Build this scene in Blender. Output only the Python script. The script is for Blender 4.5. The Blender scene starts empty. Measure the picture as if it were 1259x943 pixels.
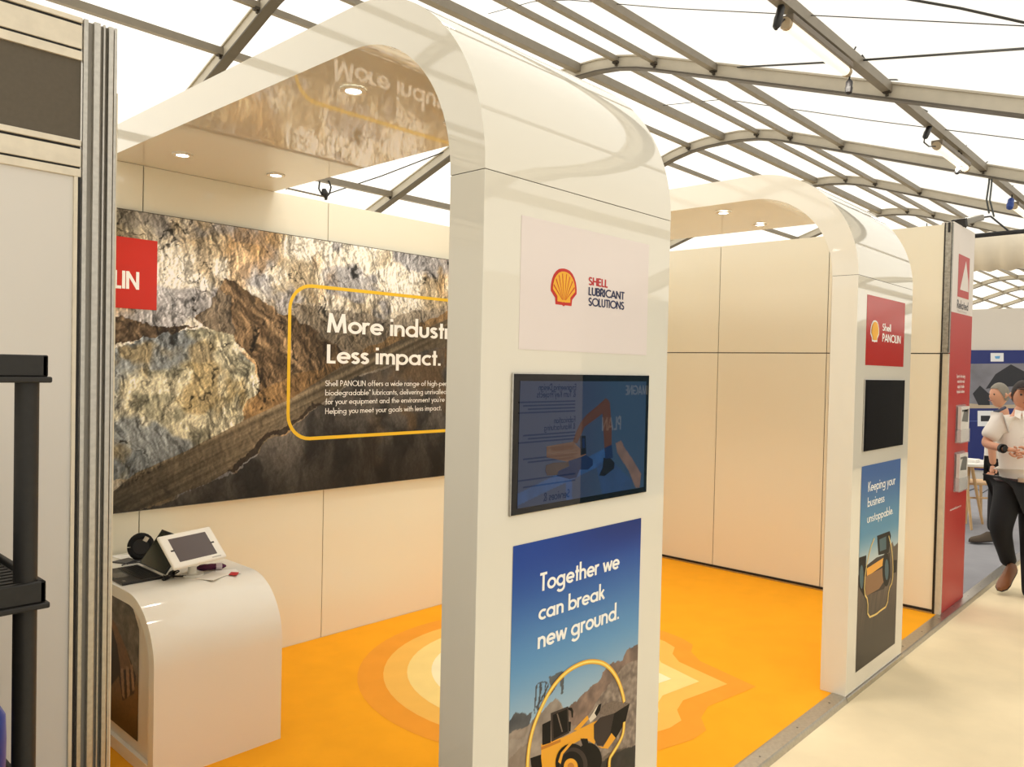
import bpy, math, random
import numpy as np
from mathutils import Vector, Matrix
random.seed(7); RNG = np.random.RandomState(11)
scn = bpy.context.scene
col = scn.collection
PI = math.pi

# ---------------------------------------------------------------- camera
FPX = 966.81
F_ = Vector((0.73247, 0.68051, -0.019825)).normalized()
R_ = Vector((0.68080, -0.73214, 0.021928)).normalized()
U_ = R_.cross(F_).normalized()
CAM = Vector((0, 0, 1.7))
cd = bpy.data.cameras.new('camera'); cam = bpy.data.objects.new('camera', cd); col.objects.link(cam)
cd.sensor_fit = 'HORIZONTAL'; cd.sensor_width = 36; cd.lens = 36 * FPX / 1259; cd.clip_end = 300; cd.clip_start = .05
cam.matrix_world = Matrix(((R_.x, U_.x, -F_.x, 0), (R_.y, U_.y, -F_.y, 0), (R_.z, U_.z, -F_.z, 1.7), (0, 0, 0, 1)))
scn.camera = cam
# ---------------------------------------------------------------- sky, sun, exposure
w = bpy.data.worlds.new('sky'); scn.world = w; w.use_nodes = True
bg = w.node_tree.nodes['Background']; bg.inputs[0].default_value = (1.0, .965, .90, 1); bg.inputs[1].default_value = .80
sd = bpy.data.lights.new('sun', 'SUN'); sd.energy = 2.4; sd.angle = math.radians(3); sd.color = (1, .95, .86)
so = bpy.data.objects.new('sun', sd); col.objects.link(so); so.rotation_euler = (math.radians(-52), 0, math.radians(-12))
scn.view_settings.view_transform = 'Standard'; scn.view_settings.look = 'None'
scn.view_settings.exposure = 0.44; scn.view_settings.gamma = 1

# ---------------------------------------------------------------- measuring helpers
def ray(px, py): return F_ + R_ * ((px - 629.5) / FPX) - U_ * ((py - 471.5) / FPX)
def at(ax, val, px, py):
    d = ray(px, py); i = 'XYZ'.index(ax); t = (val - CAM[i]) / d[i]; return CAM + d * t
def atd(px, py, dep): return CAM + ray(px, py) * dep
# stand dimensions (metres)
YF, YB, XE = 1.488, 4.147, 6.2026
W, T, H, HW, RO, ZS = .924, .136, 2.8306, 2.691, .60, 2.228
A1, A2 = 1.4786, 4.244

# ---------------------------------------------------------------- materials
def lin(c):
    c = [x / 255 for x in c]
    return tuple(x / 12.92 if x <= .04045 else ((x + .055) / 1.055) ** 2.4 for x in c)
MATS = {}
def mat(name, rgb=(200, 200, 200), rough=.5, metal=0, spec=.5, emit=0, coat=0, noise=0, nscale=20, bump=0, alpha=1, trans=0):
    if name in MATS: return MATS[name]
    m = bpy.data.materials.new(name); m.use_nodes = True; MATS[name] = m
    nt = m.node_tree; b = nt.nodes['Principled BSDF']; c = lin(rgb)
    b.inputs['Base Color'].default_value = (*c, 1); b.inputs['Roughness'].default_value = rough
    b.inputs['Metallic'].default_value = metal; b.inputs['Specular IOR Level'].default_value = spec
    if coat: b.inputs['Coat Weight'].default_value = coat; b.inputs['Coat Roughness'].default_value = .03
    if emit: b.inputs['Emission Color'].default_value = (*c, 1); b.inputs['Emission Strength'].default_value = emit
    if alpha < 1: b.inputs['Alpha'].default_value = alpha
    if trans: b.inputs['Transmission Weight'].default_value = trans
    if noise or bump:
        tc = nt.nodes.new('ShaderNodeTexCoord'); n = nt.nodes.new('ShaderNodeTexNoise')
        n.inputs['Scale'].default_value = nscale; n.inputs['Detail'].default_value = 6
        nt.links.new(tc.outputs['Object'], n.inputs['Vector'])
        if noise:
            r = nt.nodes.new('ShaderNodeValToRGB'); r.color_ramp.elements[0].position = .3; r.color_ramp.elements[1].position = .7
            r.color_ramp.elements[0].color = (*[x * (1 - noise) for x in c], 1)
            r.color_ramp.elements[1].color = (*[min(1, x * (1 + noise * .5)) for x in c], 1)
            nt.links.new(n.outputs['Fac'], r.inputs['Fac']); nt.links.new(r.outputs['Color'], b.inputs['Base Color'])
        if bump:
            bp = nt.nodes.new('ShaderNodeBump'); bp.inputs['Strength'].default_value = bump; bp.inputs['Distance'].default_value = .002
            nt.links.new(n.outputs['Fac'], bp.inputs['Height']); nt.links.new(bp.outputs['Normal'], b.inputs['Normal'])
    return m
def matcol(name, rough=.4, emit=0, coat=0):          # colour carried by the print's own vertices
    m = mat(name, (255, 255, 255), rough, coat=coat, spec=.3); nt = m.node_tree; b = nt.nodes['Principled BSDF']
    a = nt.nodes.new('ShaderNodeAttribute'); a.attribute_name = 'Col'
    nt.links.new(a.outputs['Color'], b.inputs['Base Color'])
    return m
gloss = mat('glossy_white_laminate', (232, 228, 216), .035, spec=.6, coat=.6)
satin = mat('satin_white_wall_panel', (238, 233, 214), .16, spec=.45)
cwhite = mat('counter_gloss', (238, 234, 224), .07, spec=.55)
seamm = mat('dark_joint', (70, 64, 56), .7)
alu = mat('brushed_aluminium', (196, 192, 184), .33, 1, noise=.12, nscale=60)
alud = mat('scuffed_aluminium', (168, 164, 154), .45, .8, noise=.35, nscale=45)
tentalu = mat('tent_frame_aluminium', (186, 179, 164), .5, .2, noise=.06, nscale=8)
purlm = mat('purlin_aluminium', (136, 128, 114), .5, .2, noise=.08, nscale=8); flangem = mat('beam_flange', (92, 86, 78), .55, .3)
orange = mat('orange_carpet', (250, 172, 34), .85, spec=.15, noise=.05, nscale=5, bump=.3)
beige = mat('beige_aisle_carpet', (240, 223, 188), .9, spec=.1, noise=.08, nscale=3, bump=.3)
greyc = mat('grey_carpet', (150, 150, 156), .9, spec=.1, noise=.08, nscale=4)
black = mat('black_plastic', (22, 21, 20), .5); blackg = mat('black_glass', (7, 7, 8), .01, spec=.5)
white = mat('white_print', (255, 255, 252), .4); whitep = mat('white_plastic', (240, 237, 228), .3)
red = mat('red_print', (205, 42, 28), .35); tred = mat('tower_red_print', (184, 40, 36), .4)
yellow = mat('yellow_print', (242, 198, 44), .4); navy = mat('navy_print', (28, 34, 78), .4)
lred = mat('logo_red', (200, 38, 26), .4); lyel = mat('logo_yellow', (245, 180, 40), .4)
shelfm = mat('black_moulded_plastic', (30, 28, 26), .55, noise=.2, nscale=70, bump=.3)
skin = mat('skin', (205, 150, 122), .55); blackc = mat('black_cloth', (18, 18, 22), .85); shirtm = mat('white_shirt_cloth', (236, 230, 222), .8)
wood = mat('pale_birch_wood', (214, 176, 128), .5, noise=.12, nscale=12)
lampm = mat('lit_lens', (255, 253, 246), .3, emit=9); tubem = mat('fluorescent_tube', (255, 246, 226), .3, emit=.55)

# ---------------------------------------------------------------- object helpers
def prop(o, label=None, cat=None, group=None, kind=None):
    if label: o['label'] = label
    if cat: o['category'] = cat
    if group: o['group'] = group
    if kind: o['kind'] = kind
    return o
def empty(name, loc, label=None, cat=None, group=None, kind=None):
    o = bpy.data.objects.new(name, None); col.objects.link(o); o.location = loc; o.empty_display_size = .1
    return prop(o, label, cat, group, kind)
def pinv(o, parent):
    o.parent = parent; M = Matrix.Translation(-parent.location) if parent.type == 'EMPTY' else Matrix.Identity(4)
    o.matrix_parent_inverse = M
def link(name, me, m, parent=None, **kw):
    if m is not None and not len(me.materials): me.materials.append(m)
    o = bpy.data.objects.new(name, me); col.objects.link(o)
    if parent is not None: pinv(o, parent)
    return prop(o, **kw)
class B:
    def __init__(s): s.v = []; s.f = []; s.m = []
    def add(s, vs, fs, mi=0):
        n = len(s.v); s.v += [tuple(v) for v in vs]; s.f += [tuple(i + n for i in f) for f in fs]; s.m += [mi] * len(fs); return s
    def box(s, a, b, mi=0):
        x0, y0, z0 = a; x1, y1, z1 = b
        return s.add([(x0, y0, z0), (x1, y0, z0), (x1, y1, z0), (x0, y1, z0), (x0, y0, z1), (x1, y0, z1), (x1, y1, z1), (x0, y1, z1)],
                     [(3, 2, 1, 0), (4, 5, 6, 7), (0, 1, 5, 4), (1, 2, 6, 5), (2, 3, 7, 6), (3, 0, 4, 7)], mi)
    def obox(s, c, ux, uy, uz, hx, hy, hz, mi=0):
        c = Vector(c); vs = []
        for k in (-1, 1):
            for (i, j) in ((-1, -1), (1, -1), (1, 1), (-1, 1)): vs.append(c + ux * (i * hx) + uy * (j * hy) + uz * (k * hz))
        return s.add(vs, [(3, 2, 1, 0), (4, 5, 6, 7), (0, 1, 5, 4), (1, 2, 6, 5), (2, 3, 7, 6), (3, 0, 4, 7)], mi)
    def beam(s, a, b, w_, h_, up=Vector((0, 0, 1)), mi=0):
        a = Vector(a); b = Vector(b); d = (b - a); L = d.length; d.normalize(); x = d.cross(up).normalized(); u = x.cross(d)
        return s.obox((a + b) / 2, x, d, u, w_ / 2, L / 2, h_ / 2, mi)
    def tube(s, pts, r, n=8, mi=0, cap=True):
        pts = [Vector(p) for p in pts]; rings = []
        rs = r if isinstance(r, (list, tuple)) else [r] * len(pts)
        x = None
        for i, p in enumerate(pts):
            d = (pts[min(i + 1, len(pts) - 1)] - pts[max(i - 1, 0)]).normalized()
            if x is None: x = d.orthogonal().normalized()
            x = (x - d * x.dot(d)).normalized(); y = d.cross(x)
            rings.append([p + (x * math.cos(2 * PI * k / n) + y * math.sin(2 * PI * k / n)) * rs[i] for k in range(n)])
        vs = [v for r_ in rings for v in r_]; fs = []
        for i in range(len(pts) - 1):
            for k in range(n): fs.append((i * n + k, i * n + (k + 1) % n, (i + 1) * n + (k + 1) % n, (i + 1) * n + k))
        if cap: fs += [tuple(range(n))[::-1], tuple((len(pts) - 1) * n + k for k in range(n))]
        return s.add(vs, fs, mi)
    def prism(s, poly, ax, a, b, mi=0):       # poly in the other two axes, extruded along ax
        def P(p, t): q = list(p); q.insert('XYZ'.index(ax), t); return q
        n = len(poly); vs = [P(p, a) for p in poly] + [P(p, b) for p in poly]
        fs = [tuple(range(n)), tuple(range(2 * n - 1, n - 1, -1))] + [(i, (i + 1) % n + 0, (i + 1) % n + n, i + n) for i in range(n)]
        return s.add(vs, fs, mi)
    def mesh(s, name, mats=None):
        me = bpy.data.meshes.new(name); me.from_pydata(s.v, [], s.f)
        for m in (mats or []): me.materials.append(m)
        if mats and len(mats) > 1: me.polygons.foreach_set('material_index', s.m)
        me.update(); return me
    def build(s, name, m, parent=None, smooth=False, bevel=0, fixn=True, **kw):
        me = s.mesh(name, m if isinstance(m, list) else [m])
        if fixn:
            import bmesh
            bm = bmesh.new(); bm.from_mesh(me); bmesh.ops.recalc_face_normals(bm, faces=bm.faces); bm.to_mesh(me); bm.free()
        o = link(name, me, None, parent, **kw)
        if smooth:
            me.polygons.foreach_set('use_smooth', [True] * len(me.polygons))
            try: me.set_sharp_from_angle(angle=math.radians(35))
            except Exception: pass
        if bevel:
            bv = o.modifiers.new('bevel', 'BEVEL'); bv.width = bevel; bv.segments = 2; bv.limit_method = 'ANGLE'
        return o
def grp(o, kids=True): return o
def dup(root, offset, label=None):
    r = root.copy(); col.objects.link(r); r.location = root.location + Vector(offset)
    if label: r['label'] = label
    for ch in root.children:
        c = ch.copy(); col.objects.link(c); c.parent = r
        for g in ch.children: d = g.copy(); col.objects.link(d); d.parent = c
    return r
def flat(name, pts, m, parent, off=(0, 0, 0), **kw):   # a flat printed shape from coplanar points
    b = B(); o_ = Vector(off); b.add([Vector(p) + o_ for p in pts], [tuple(range(len(pts)))]); return b.build(name, m, parent, fixn=False, **kw)

# ---------------------------------------------------------------- stroke lettering (geometric sans)
def arc(cx, cy, rx, ry, a0, a1, n=None):
    n = n or max(4, int(abs(a1 - a0) / 15))
    return [(cx + rx * math.cos(math.radians(a0 + (a1 - a0) * i / n)), cy + ry * math.sin(math.radians(a0 + (a1 - a0) * i / n))) for i in range(n + 1)]
bowl = arc(.31, .31, .245, .245, 0, 360)
G = {
 ' ': (.30, []), 'a': (.70, [bowl, [(.555, 0), (.555, .62)]]), 'b': (.65, [bowl, [(.065, 0), (.065, 1.05)]]),
 'c': (.53, [arc(.31, .31, .245, .245, 48, 312)]), 'd': (.70, [bowl, [(.555, 0), (.555, 1.05)]]),
 'e': (.64, [arc(.31, .31, .245, .245, 0, 318), [(.065, .31), (.60, .31)]]),
 'f': (.36, [[(.17, 0), (.17, .85)] + arc(.29, .86, .12, .13, 180, 80), [(.03, .56), (.32, .56)]]),
 'g': (.70, [bowl, [(.555, .62), (.555, -.06)] + arc(.31, -.07, .245, .2, 0, -155)]),
 'h': (.56, [[(.065, 0), (.065, 1.05)], arc(.25, .365, .185, .195, 180, 0) + [(.435, 0)]]),
 'i': (.20, [[(.065, 0), (.065, .62)], [(.065, .78), (.065, .93)]]), 'j': (.22, [[(.1, .62), (.1, -.3)], [(.1, .78), (.1, .93)]]),
 'k': (.48, [[(.065, 0), (.065, 1.05)], [(.08, .27), (.38, .62)], [(.17, .37), (.42, 0)]]), 'l': (.20, [[(.065, 0), (.065, 1.05)]]),
 'm': (.82, [[(.065, 0), (.065, .62)], arc(.22, .39, .155, .17, 180, 0) + [(.375, 0)], arc(.53, .39, .155, .17, 180, 0) + [(.685, 0)]]),
 'n': (.56, [[(.065, 0), (.065, .62)], arc(.25, .365, .185, .195, 180, 0) + [(.435, 0)]]),
 'o': (.64, [bowl]), 'p': (.66, [bowl, [(.065, -.33), (.065, .62)]]), 'q': (.70, [bowl, [(.555, -.33), (.555, .62)]]),
 'r': (.36, [[(.065, 0), (.065, .62)], arc(.24, .37, .175, .19, 180, 62)]),
 's': (.44, [arc(.21, .455, .13, .105, 25, 265) + arc(.20, .185, .14, .125, 85, -155)]),
 't': (.36, [[(.17, 0), (.17, .88)], [(.03, .56), (.32, .56)]]),
 'u': (.56, [[(.065, .62)] + arc(.25, .25, .185, .19, 180, 360) + [(.435, .62)]]),
 'v': (.50, [[(.04, .62), (.24, .03)], [(.24, .03), (.44, .62)]]), 'x': (.5, [[(.04, .62), (.43, 0)], [(.43, .62), (.04, 0)]]),
 'w': (.76, [[(.04, .62), (.2, .03)], [(.2, .03), (.37, .58)], [(.37, .58), (.54, .03)], [(.54, .03), (.7, .62)]]),
 'y': (.50, [[(.04, .62), (.25, .07)], [(.46, .62), (.13, -.33)]]), 'z': (.45, [[(.04, .56), (.38, .56)], [(.38, .56), (.05, .06)], [(.05, .06), (.4, .06)]]),
 '.': (.22, [[(.08, 0), (.08, .14)]]), ',': (.22, [[(.09, .13), (.05, -.12)]]), '*': (.3, [[(.12, .7), (.12, 1)], [(0, .77), (.24, .93)], [(0, .93), (.24, .77)]]),
 "'": (.18, [[(.07, .75), (.07, 1.0)]]), '-': (.36, [[(.05, .3), (.28, .3)]]), '&': (.7, [arc(.3, .75, .16, .18, -60, 250), [(.2, .6), (.6, 0)], arc(.28, .27, .21, .2, 120, 360)]),
 'A': (.76, [[(.05, 0), (.37, .97)], [(.37, .97), (.69, 0)], [(.16, .28), (.58, .28)]]),
 'B': (.54, [[(.065, 0), (.065, 1)], [(.065, .935), (.22, .935)] + arc(.23, .735, .17, .2, 90, -90) + [(.065, .535)], [(.065, .535), (.24, .535)] + arc(.25, .3, .2, .235, 90, -90) + [(.065, .065)]]),
 'C': (.78, [arc(.5, .5, .435, .435, 50, 310)]), 'D': (.70, [[(.065, 0), (.065, 1)], [(.065, .935), (.22, .935)] + arc(.22, .5, .4, .435, 90, -90) + [(.065, .065)]]),
 'E': (.50, [[(.065, 0), (.065, 1)], [(.065, .935), (.42, .935)], [(.065, .52), (.40, .52)], [(.065, .065), (.42, .065)]]),
 'F': (.46, [[(.065, 0), (.065, 1)], [(.065, .935), (.40, .935)], [(.065, .52), (.38, .52)]]),
 'G': (.92, [arc(.5, .5, .435, .435, 50, 355), [(.5, .46), (.93, .46)]]), 'H': (.66, [[(.065, 0), (.065, 1)], [(.525, 0), (.525, 1)], [(.065, .52), (.525, .52)]]),
 'I': (.21, [[(.065, 0), (.065, 1)]]), 'J': (.4, [[(.25, 1), (.25, .2)] + arc(.12, .2, .13, .14, 0, -120)]), 'K': (.56, [[(.065, 0), (.065, 1)], [(.08, .42), (.47, 1)], [(.17, .55), (.5, 0)]]),
 'L': (.44, [[(.065, 0), (.065, 1)], [(.065, .065), (.38, .065)]]),
 'M': (.90, [[(.07, 0), (.15, 1)], [(.15, .97), (.42, .03)], [(.42, .03), (.69, .97)], [(.69, 1), (.77, 0)]]),
 'N': (.74, [[(.065, 0), (.065, 1)], [(.065, .95), (.6, .05)], [(.6, 0), (.6, 1)]]), 'O': (1.0, [arc(.5, .5, .435, .435, 0, 360)]),
 'P': (.52, [[(.065, 0), (.065, 1)], [(.065, .935), (.22, .935)] + arc(.22, .69, .2, .245, 90, -90) + [(.065, .445)]]),
 'R': (.54, [[(.065, 0), (.065, 1)], [(.065, .935), (.22, .935)] + arc(.22, .70, .19, .235, 90, -90) + [(.065, .465)], [(.22, .46), (.46, 0)]]),
 'S': (.54, [arc(.25, .73, .175, .2, 30, 265) + arc(.25, .27, .19, .205, 85, -155)]), 'T': (.52, [[(.25, 0), (.25, 1)], [(.01, .935), (.49, .935)]]),
 'U': (.62, [[(.065, 1), (.065, .3)] + arc(.285, .285, .22, .22, 180, 360) + [(.505, 1)]]), 'V': (.7, [[(.04, 1), (.34, .03)], [(.34, .03), (.64, 1)]]),
 'W': (1.0, [[(.04, 1), (.26, .03)], [(.26, .03), (.48, .97)], [(.48, .97), (.7, .03)], [(.7, .03), (.92, 1)]]), 'Y': (.6, [[(.04, 1), (.29, .5)], [(.54, 1), (.29, .5)], [(.29, .5), (.29, 0)]]),
}
def stroke2d(pl, w_):
    P = np.array(pl, float); n = len(P); closed = n > 3 and np.allclose(P[0], P[-1], atol=1e-4)
    d = np.diff(P, axis=0); d /= np.maximum(np.linalg.norm(d, axis=1, keepdims=True), 1e-9); nr = np.stack([-d[:, 1], d[:, 0]], 1)
    N_ = np.zeros_like(P); N_[0] = nr[0]; N_[-1] = nr[-1]
    for i in range(1, n - 1):
        m_ = nr[i - 1] + nr[i]; N_[i] = m_ / max(.35, (m_ @ m_) / 2)
    if closed: m_ = nr[0] + nr[-1]; N_[0] = N_[-1] = m_ / max(.35, (m_ @ m_) / 2)
    a = P + N_ * w_ / 2; b = P - N_ * w_ / 2
    return [tuple(q) for q in a] + [tuple(q) for q in b], [(i, n + i, n + i + 1, i + 1) for i in range(n - 1)]
def textwidth(s): return sum(G.get(c, G[' '])[0] for c in s) - .08
def text_b(s, O, ux, uz, cap, width=None, wt=.13, b=None, mi=0):
    b = b or B(); O = Vector(O); ux = Vector(ux).normalized(); uz = Vector(uz).normalized(); nrm = ux.cross(uz)
    sx = (width / textwidth(s)) if width else cap; x = 0
    for c in s:
        adv, st = G.get(c, G[' '])
        for q_, pl in enumerate(st):
            vs, fs = stroke2d(pl, wt); b.add([O + ux * ((x + p[0]) * sx) + uz * (p[1] * cap) + nrm * (.00012 * q_) for p in vs], fs, mi)
        x += adv
    return b
def text_px(s, m, parent, left, right, top, yv, wt=.13, name='lettering', full=None, **kw):  # text on a wall plane Y=yv, measured at its ends
    a = at('Y', yv, *left); c = at('Y', yv, *right); t = at('Y', yv, *top)
    width = c.x - a.x
    if full: width = width * textwidth(full) / textwidth(s); s = full
    z = (a.z + c.z) / 2
    return text_b(s, (a.x, yv, z), (1, 0, 0), (0, 0, 1), t.z - a.z, width, wt).build(name, m, parent, fixn=False, **kw)

# ---------------------------------------------------------------- painting of prints (colour fields on fine grids)
TAB = RNG.rand(8, 256, 256)
def vnoise(x, y, k=0):
    xi = np.floor(x).astype(int); yi = np.floor(y).astype(int); fx = x - xi; fy = y - yi
    fx = fx * fx * (3 - 2 * fx); fy = fy * fy * (3 - 2 * fy); t = TAB[k % 8]
    a = t[xi % 256, yi % 256]; b = t[(xi + 1) % 256, yi % 256]; c = t[xi % 256, (yi + 1) % 256]; d = t[(xi + 1) % 256, (yi + 1) % 256]
    return (a * (1 - fx) + b * fx) * (1 - fy) + (c * (1 - fx) + d * fx) * fy
def fbm(x, y, o=5, k=0, g=.5):
    s = 0; a = 1; t = 0
    for i in range(o): s = s + a * vnoise(x * 2 ** i + 17.3 * i, y * 2 ** i + 9.1 * i, k + i); t += a; a *= g
    return s / t
def ridge(x, y, o=5, k=0):
    s = 0; a = 1; t = 0
    for i in range(o): s = s + a * (1 - np.abs(2 * vnoise(x * 2 ** i + 5.7 * i, y * 2 ** i + 3.3 * i, k + i) - 1)); t += a; a *= .55
    return s / t
def inside(poly, x, y):
    r = np.zeros(x.shape, bool); n = len(poly); j = n - 1
    for i in range(n):
        xi, yi = poly[i]; xj, yj = poly[j]
        if yi != yj: r ^= ((yi > y) != (yj > y)) & (x < (xj - xi) * (y - yi) / (yj - yi) + xi)
        j = i
    return r
def mixc(a, b, t):
    t = np.clip(t, 0, 1)[..., None]; return a * (1 - t) + b * t
C3 = lambda *c: np.array(c, float)
def sstep(a, b, x): t = np.clip((x - a) / (b - a), 0, 1); return t * t * (3 - 2 * t)
def picture(name, u0, u1, v0, v1, step, fn, P, m, parent, **kw):     # P maps (u,v) to a point of the print's plane
    nu = int((u1 - u0) / step) + 2; nv = int((v1 - v0) / step) + 2
    us = np.linspace(u0, u1, nu); vs = np.linspace(v0, v1, nv); X, Z = np.meshgrid(us, vs, indexing='ij')
    c = np.clip(fn(X, Z) / 255., 0, 1); c = np.where(c <= .04045, c / 12.92, ((c + .055) / 1.055) ** 2.4)
    co = P(X, Z).reshape(-1, 3); idx = np.arange(nu * nv).reshape(nu, nv)
    fa = np.stack([idx[:-1, :-1], idx[1:, :-1], idx[1:, 1:], idx[:-1, 1:]], -1).reshape(-1, 4)
    me = bpy.data.meshes.new(name); me.vertices.add(len(co)); me.vertices.foreach_set('co', co.ravel().astype(np.float32))
    me.loops.add(fa.size); me.loops.foreach_set('vertex_index', fa.ravel().astype(np.int32)); me.polygons.add(len(fa))
    me.polygons.foreach_set('loop_start', np.arange(0, fa.size, 4, dtype=np.int32)); me.update(calc_edges=True)
    at_ = me.color_attributes.new('Col', 'FLOAT_COLOR', 'POINT')
    at_.data.foreach_set('color', np.concatenate([c.reshape(-1, 3), np.ones((len(co), 1))], 1).ravel().astype(np.float32))
    return link(name, me, m, parent, **kw)
def planeY(y): return lambda X, Z: np.stack([X, np.full_like(X, y), Z], -1)
def polyY(y, pts): return [(p.x, p.z) for p in (at('Y', y, *q) for q in pts)]

# ================================================================ THE SETTING
# floors
fl = empty('floor', (0, 0, -.03), kind='structure')
B().box((-12, -3.3, -.13), (60, 16.7, -.03)).build('aisle_carpet', beige, fl)
B().box((.92, YF + .07, -.028), (XE, YB, 0)).build('orange_carpet', orange, fl)
B().box((XE + .03, YF + .07, -.028), (30, 6.5, 0)).build('grey_carpet', greyc, fl)
B().box((-3, YF + .07, -.028), (.90, 4.6, -.0)).build('neighbour_carpet', mat('dark_carpet', (60, 57, 56), .9, noise=.1), fl)
def edge(x0, x1):
    b = B(); b.prism([(YF - .012, -.0295), (YF - .004, -.006), (YF, .001), (YF + .062, .004), (YF + .071, .003), (YF + .071, -.0275)], 'X', x0, x1)
    b.build('edge_trim', alu, fl)
for a, b_ in ((-1.2, .9), (.9, A1 - .001), (A1 + W + .001, A2 - .001), (A2 + W + .001, XE - .02), (XE - .018, 8.6), (8.602, 11.8), (11.802, 18)): edge(a, b_)
B().box((A1, YF - .012, -.0295), (A1 + W, YF - .001, -.002)).build('edge_trim', alu, fl)
B().box((A2, YF - .012, -.0295), (A2 + W, YF - .001, -.002)).build('edge_trim', alu, fl)
b = B()   # screws of the edge trim
for i in range(40):
    x = 2.5 + i * .4
    if A2 - .02 < x < A2 + W + .02: continue
    b.tube([(x, YF + .03, .0035), (x, YF + .03, .0055)], .005, 6)
b.build('edge_screws', alud, fl, kind='stuff')
# floor emblem: four nested tones of a shell outline
def shell_outline(R, notch, tip):
    ax = math.radians(-57); pts = []
    key = [(0, tip), (20, notch), (29, notch + .02), (35, R * .985), (42, R)]
    for d, r in reversed(key): pts.append((-d, r))
    pts2 = [(d, r) for d, r in key[1:]]
    full = pts + pts2
    a = 48
    while a < 312: full.append((a, R)); a += 6
    return [(3.4 + r * math.cos(ax + math.radians(d)), 2.85 + r * math.sin(ax + math.radians(d))) for d, r in full]
for k, (R, nt_, tp, c) in enumerate(((1.05, .93, 1.15, (241, 160, 52)), (.91, .80, 1.0, (246, 190, 92)), (.78, .69, .85, (248, 218, 140)), (.645, .56, .70, (250, 238, 196)), (.5, .43, .54, (252, 248, 230)))):
    z = .0009 + k * .0006
    flat('carpet_emblem', [(x, y, z) for x, y in shell_outline(R, nt_, tp)], mat('emblem_tone_%d' % k, c, .85, spec=.15, noise=.04, nscale=6), fl)

# back wall of the stand: backing plus separate panels
GAP = .0025
wb = empty('wall_back', (3.5, YB, 0), kind='structure')
B().box((.92, YB + .012, 0), (XE + .06, YB + .09, HW - .004)).build('backing', seamm, wb)
xs = [.96, 1.662, 2.772, 3.885, 4.995, XE - .002]
for i in range(5): B().box((xs[i] + GAP, YB, .004), (xs[i + 1] - GAP, YB + .0115, HW)).build('panel', satin, wb, bevel=.001)
B().box((.92, YB + .0, HW - .003), (XE + .05, YB + .09, HW + .001)).build('top_cap', satin, wb) if False else None
# end wall
we = empty('wall_end', (XE, 3, 0), kind='structure')
B().box((XE + .008, 1.585, 0), (XE + .04, YB + .0, 2.786)).build('backing', seamm, we)
ys = [1.587, 2.400, 3.335, 4.145]
for i in range(3):
    g_ = .003
    B().box((XE, ys[i] + g_, .028), (XE + .0075, ys[i + 1] - g_, 1.866)).build('panel', satin, we)
    B().box((XE, ys[i] + g_, 1.874), (XE + .0075, ys[i + 1] - g_, 2.79)).build('panel', satin, we)
B().box((XE - .006, 2.36, .03), (XE - .0005, 2.372, 2.70)).build('joint_strip', alu, we)
B().box((XE - .016, 1.587, .001), (XE - .001, YB - .001, .011)).build('floor_track', alu, we)
B().box((XE - .007, 1.587, .0115), (XE - .001, YB - .001, .025)).build('floor_track_black_strip', black, we)  # solid black strip between floor track and panels
B().box((XE - .004, 1.537, 0), (XE + .032, 1.583, 1.868)).build('end_post', mat('beige_post', (205, 196, 176), .4, noise=.1), we)
B().box((XE - .004, 1.537, 1.875), (XE + .032, 1.583, 2.80)).build('end_post', alud, we)
b = B(); b.box((XE - .008, 1.574, .002), (XE - .0045, 1.59, 1.87)); b.box((XE - .008, 1.58, 1.88), (XE - .0045, 1.586, 2.80)); b.box((XE - .008, 1.536, 1.88), (XE - .0045, 1.5405, 2.80)); b.box((XE - .009, 1.536, 1.868), (XE - .0045, 1.59, 1.875))
b.box((XE - .009, 1.55, 2.73), (XE - .0045, 1.565, 2.80)); b.build('post_gasket', black, we)
# divider towards the neighbour on the left
wd = empty('wall_divider', (.92, 3.3, 0), kind='structure')
B().box((.9, 2.57, 0), (.95, YB + .01, 2.52)).build('panel', satin, wd)
# tent: ridge roof with rounded top, membrane outside the frames
YR, ZR = 6.68, 5.68
def rib_low():
    half = [(0, ZR - .045), (.3, ZR - .05), (.62, ZR - .085), (.95, ZR - .16), (1.15, ZR - .225)]
    s_ = .345; y, z = 1.15, ZR - .225
    for yy in (2.5, 5, 7.5, 9.95): half.append((yy, z - s_ * (yy - y)))
    return half
half = rib_low()
prof = [(YR - y, z) for y, z in reversed(half)] + [(YR + y, z) for y, z in half[1:]]
def offs(pr, d):
    out = []
    for i, (y, z) in enumerate(pr):
        a = pr[max(0, i - 1)]; c = pr[min(len(pr) - 1, i + 1)]; dx, dz = c[0] - a[0], c[1] - a[1]; L = math.hypot(dx, dz)
        out.append((y - dz / L * d, z + dx / L * d))
    return out
ce = empty('ceiling', (8, YR, 5), kind='structure')
RH = .17
memb = bpy.data.materials.new('tent_membrane'); memb.use_nodes = True; nt = memb.node_tree
for n in list(nt.nodes):
    if n.type != 'OUTPUT_MATERIAL': nt.nodes.remove(n)
out = [n for n in nt.nodes if n.type == 'OUTPUT_MATERIAL'][0]
tr = nt.nodes.new('ShaderNodeBsdfTranslucent'); tr.inputs[0].default_value = (.93, .915, .87, 1)
df = nt.nodes.new('ShaderNodeBsdfDiffuse'); df.inputs[0].default_value = (.9, .88, .84, 1)
mx = nt.nodes.new('ShaderNodeMixShader'); mx.inputs[0].default_value = .12
nt.links.new(tr.outputs[0], mx.inputs[1]); nt.links.new(df.outputs[0], mx.inputs[2]); nt.links.new(mx.outputs[0], out.inputs[0])
mp = offs(prof, RH + .09)
def membrane(name, pts_a, pts_b, parent, **kw):
    n = len(pts_a); return B().add(pts_a + pts_b, [(i, i + 1, n + i + 1, n + i) for i in range(n - 1)]).build(name, memb, parent, smooth=True, fixn=False, **kw)
RX = [4.4 + 4 * n for n in range(-4, 15)]
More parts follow.
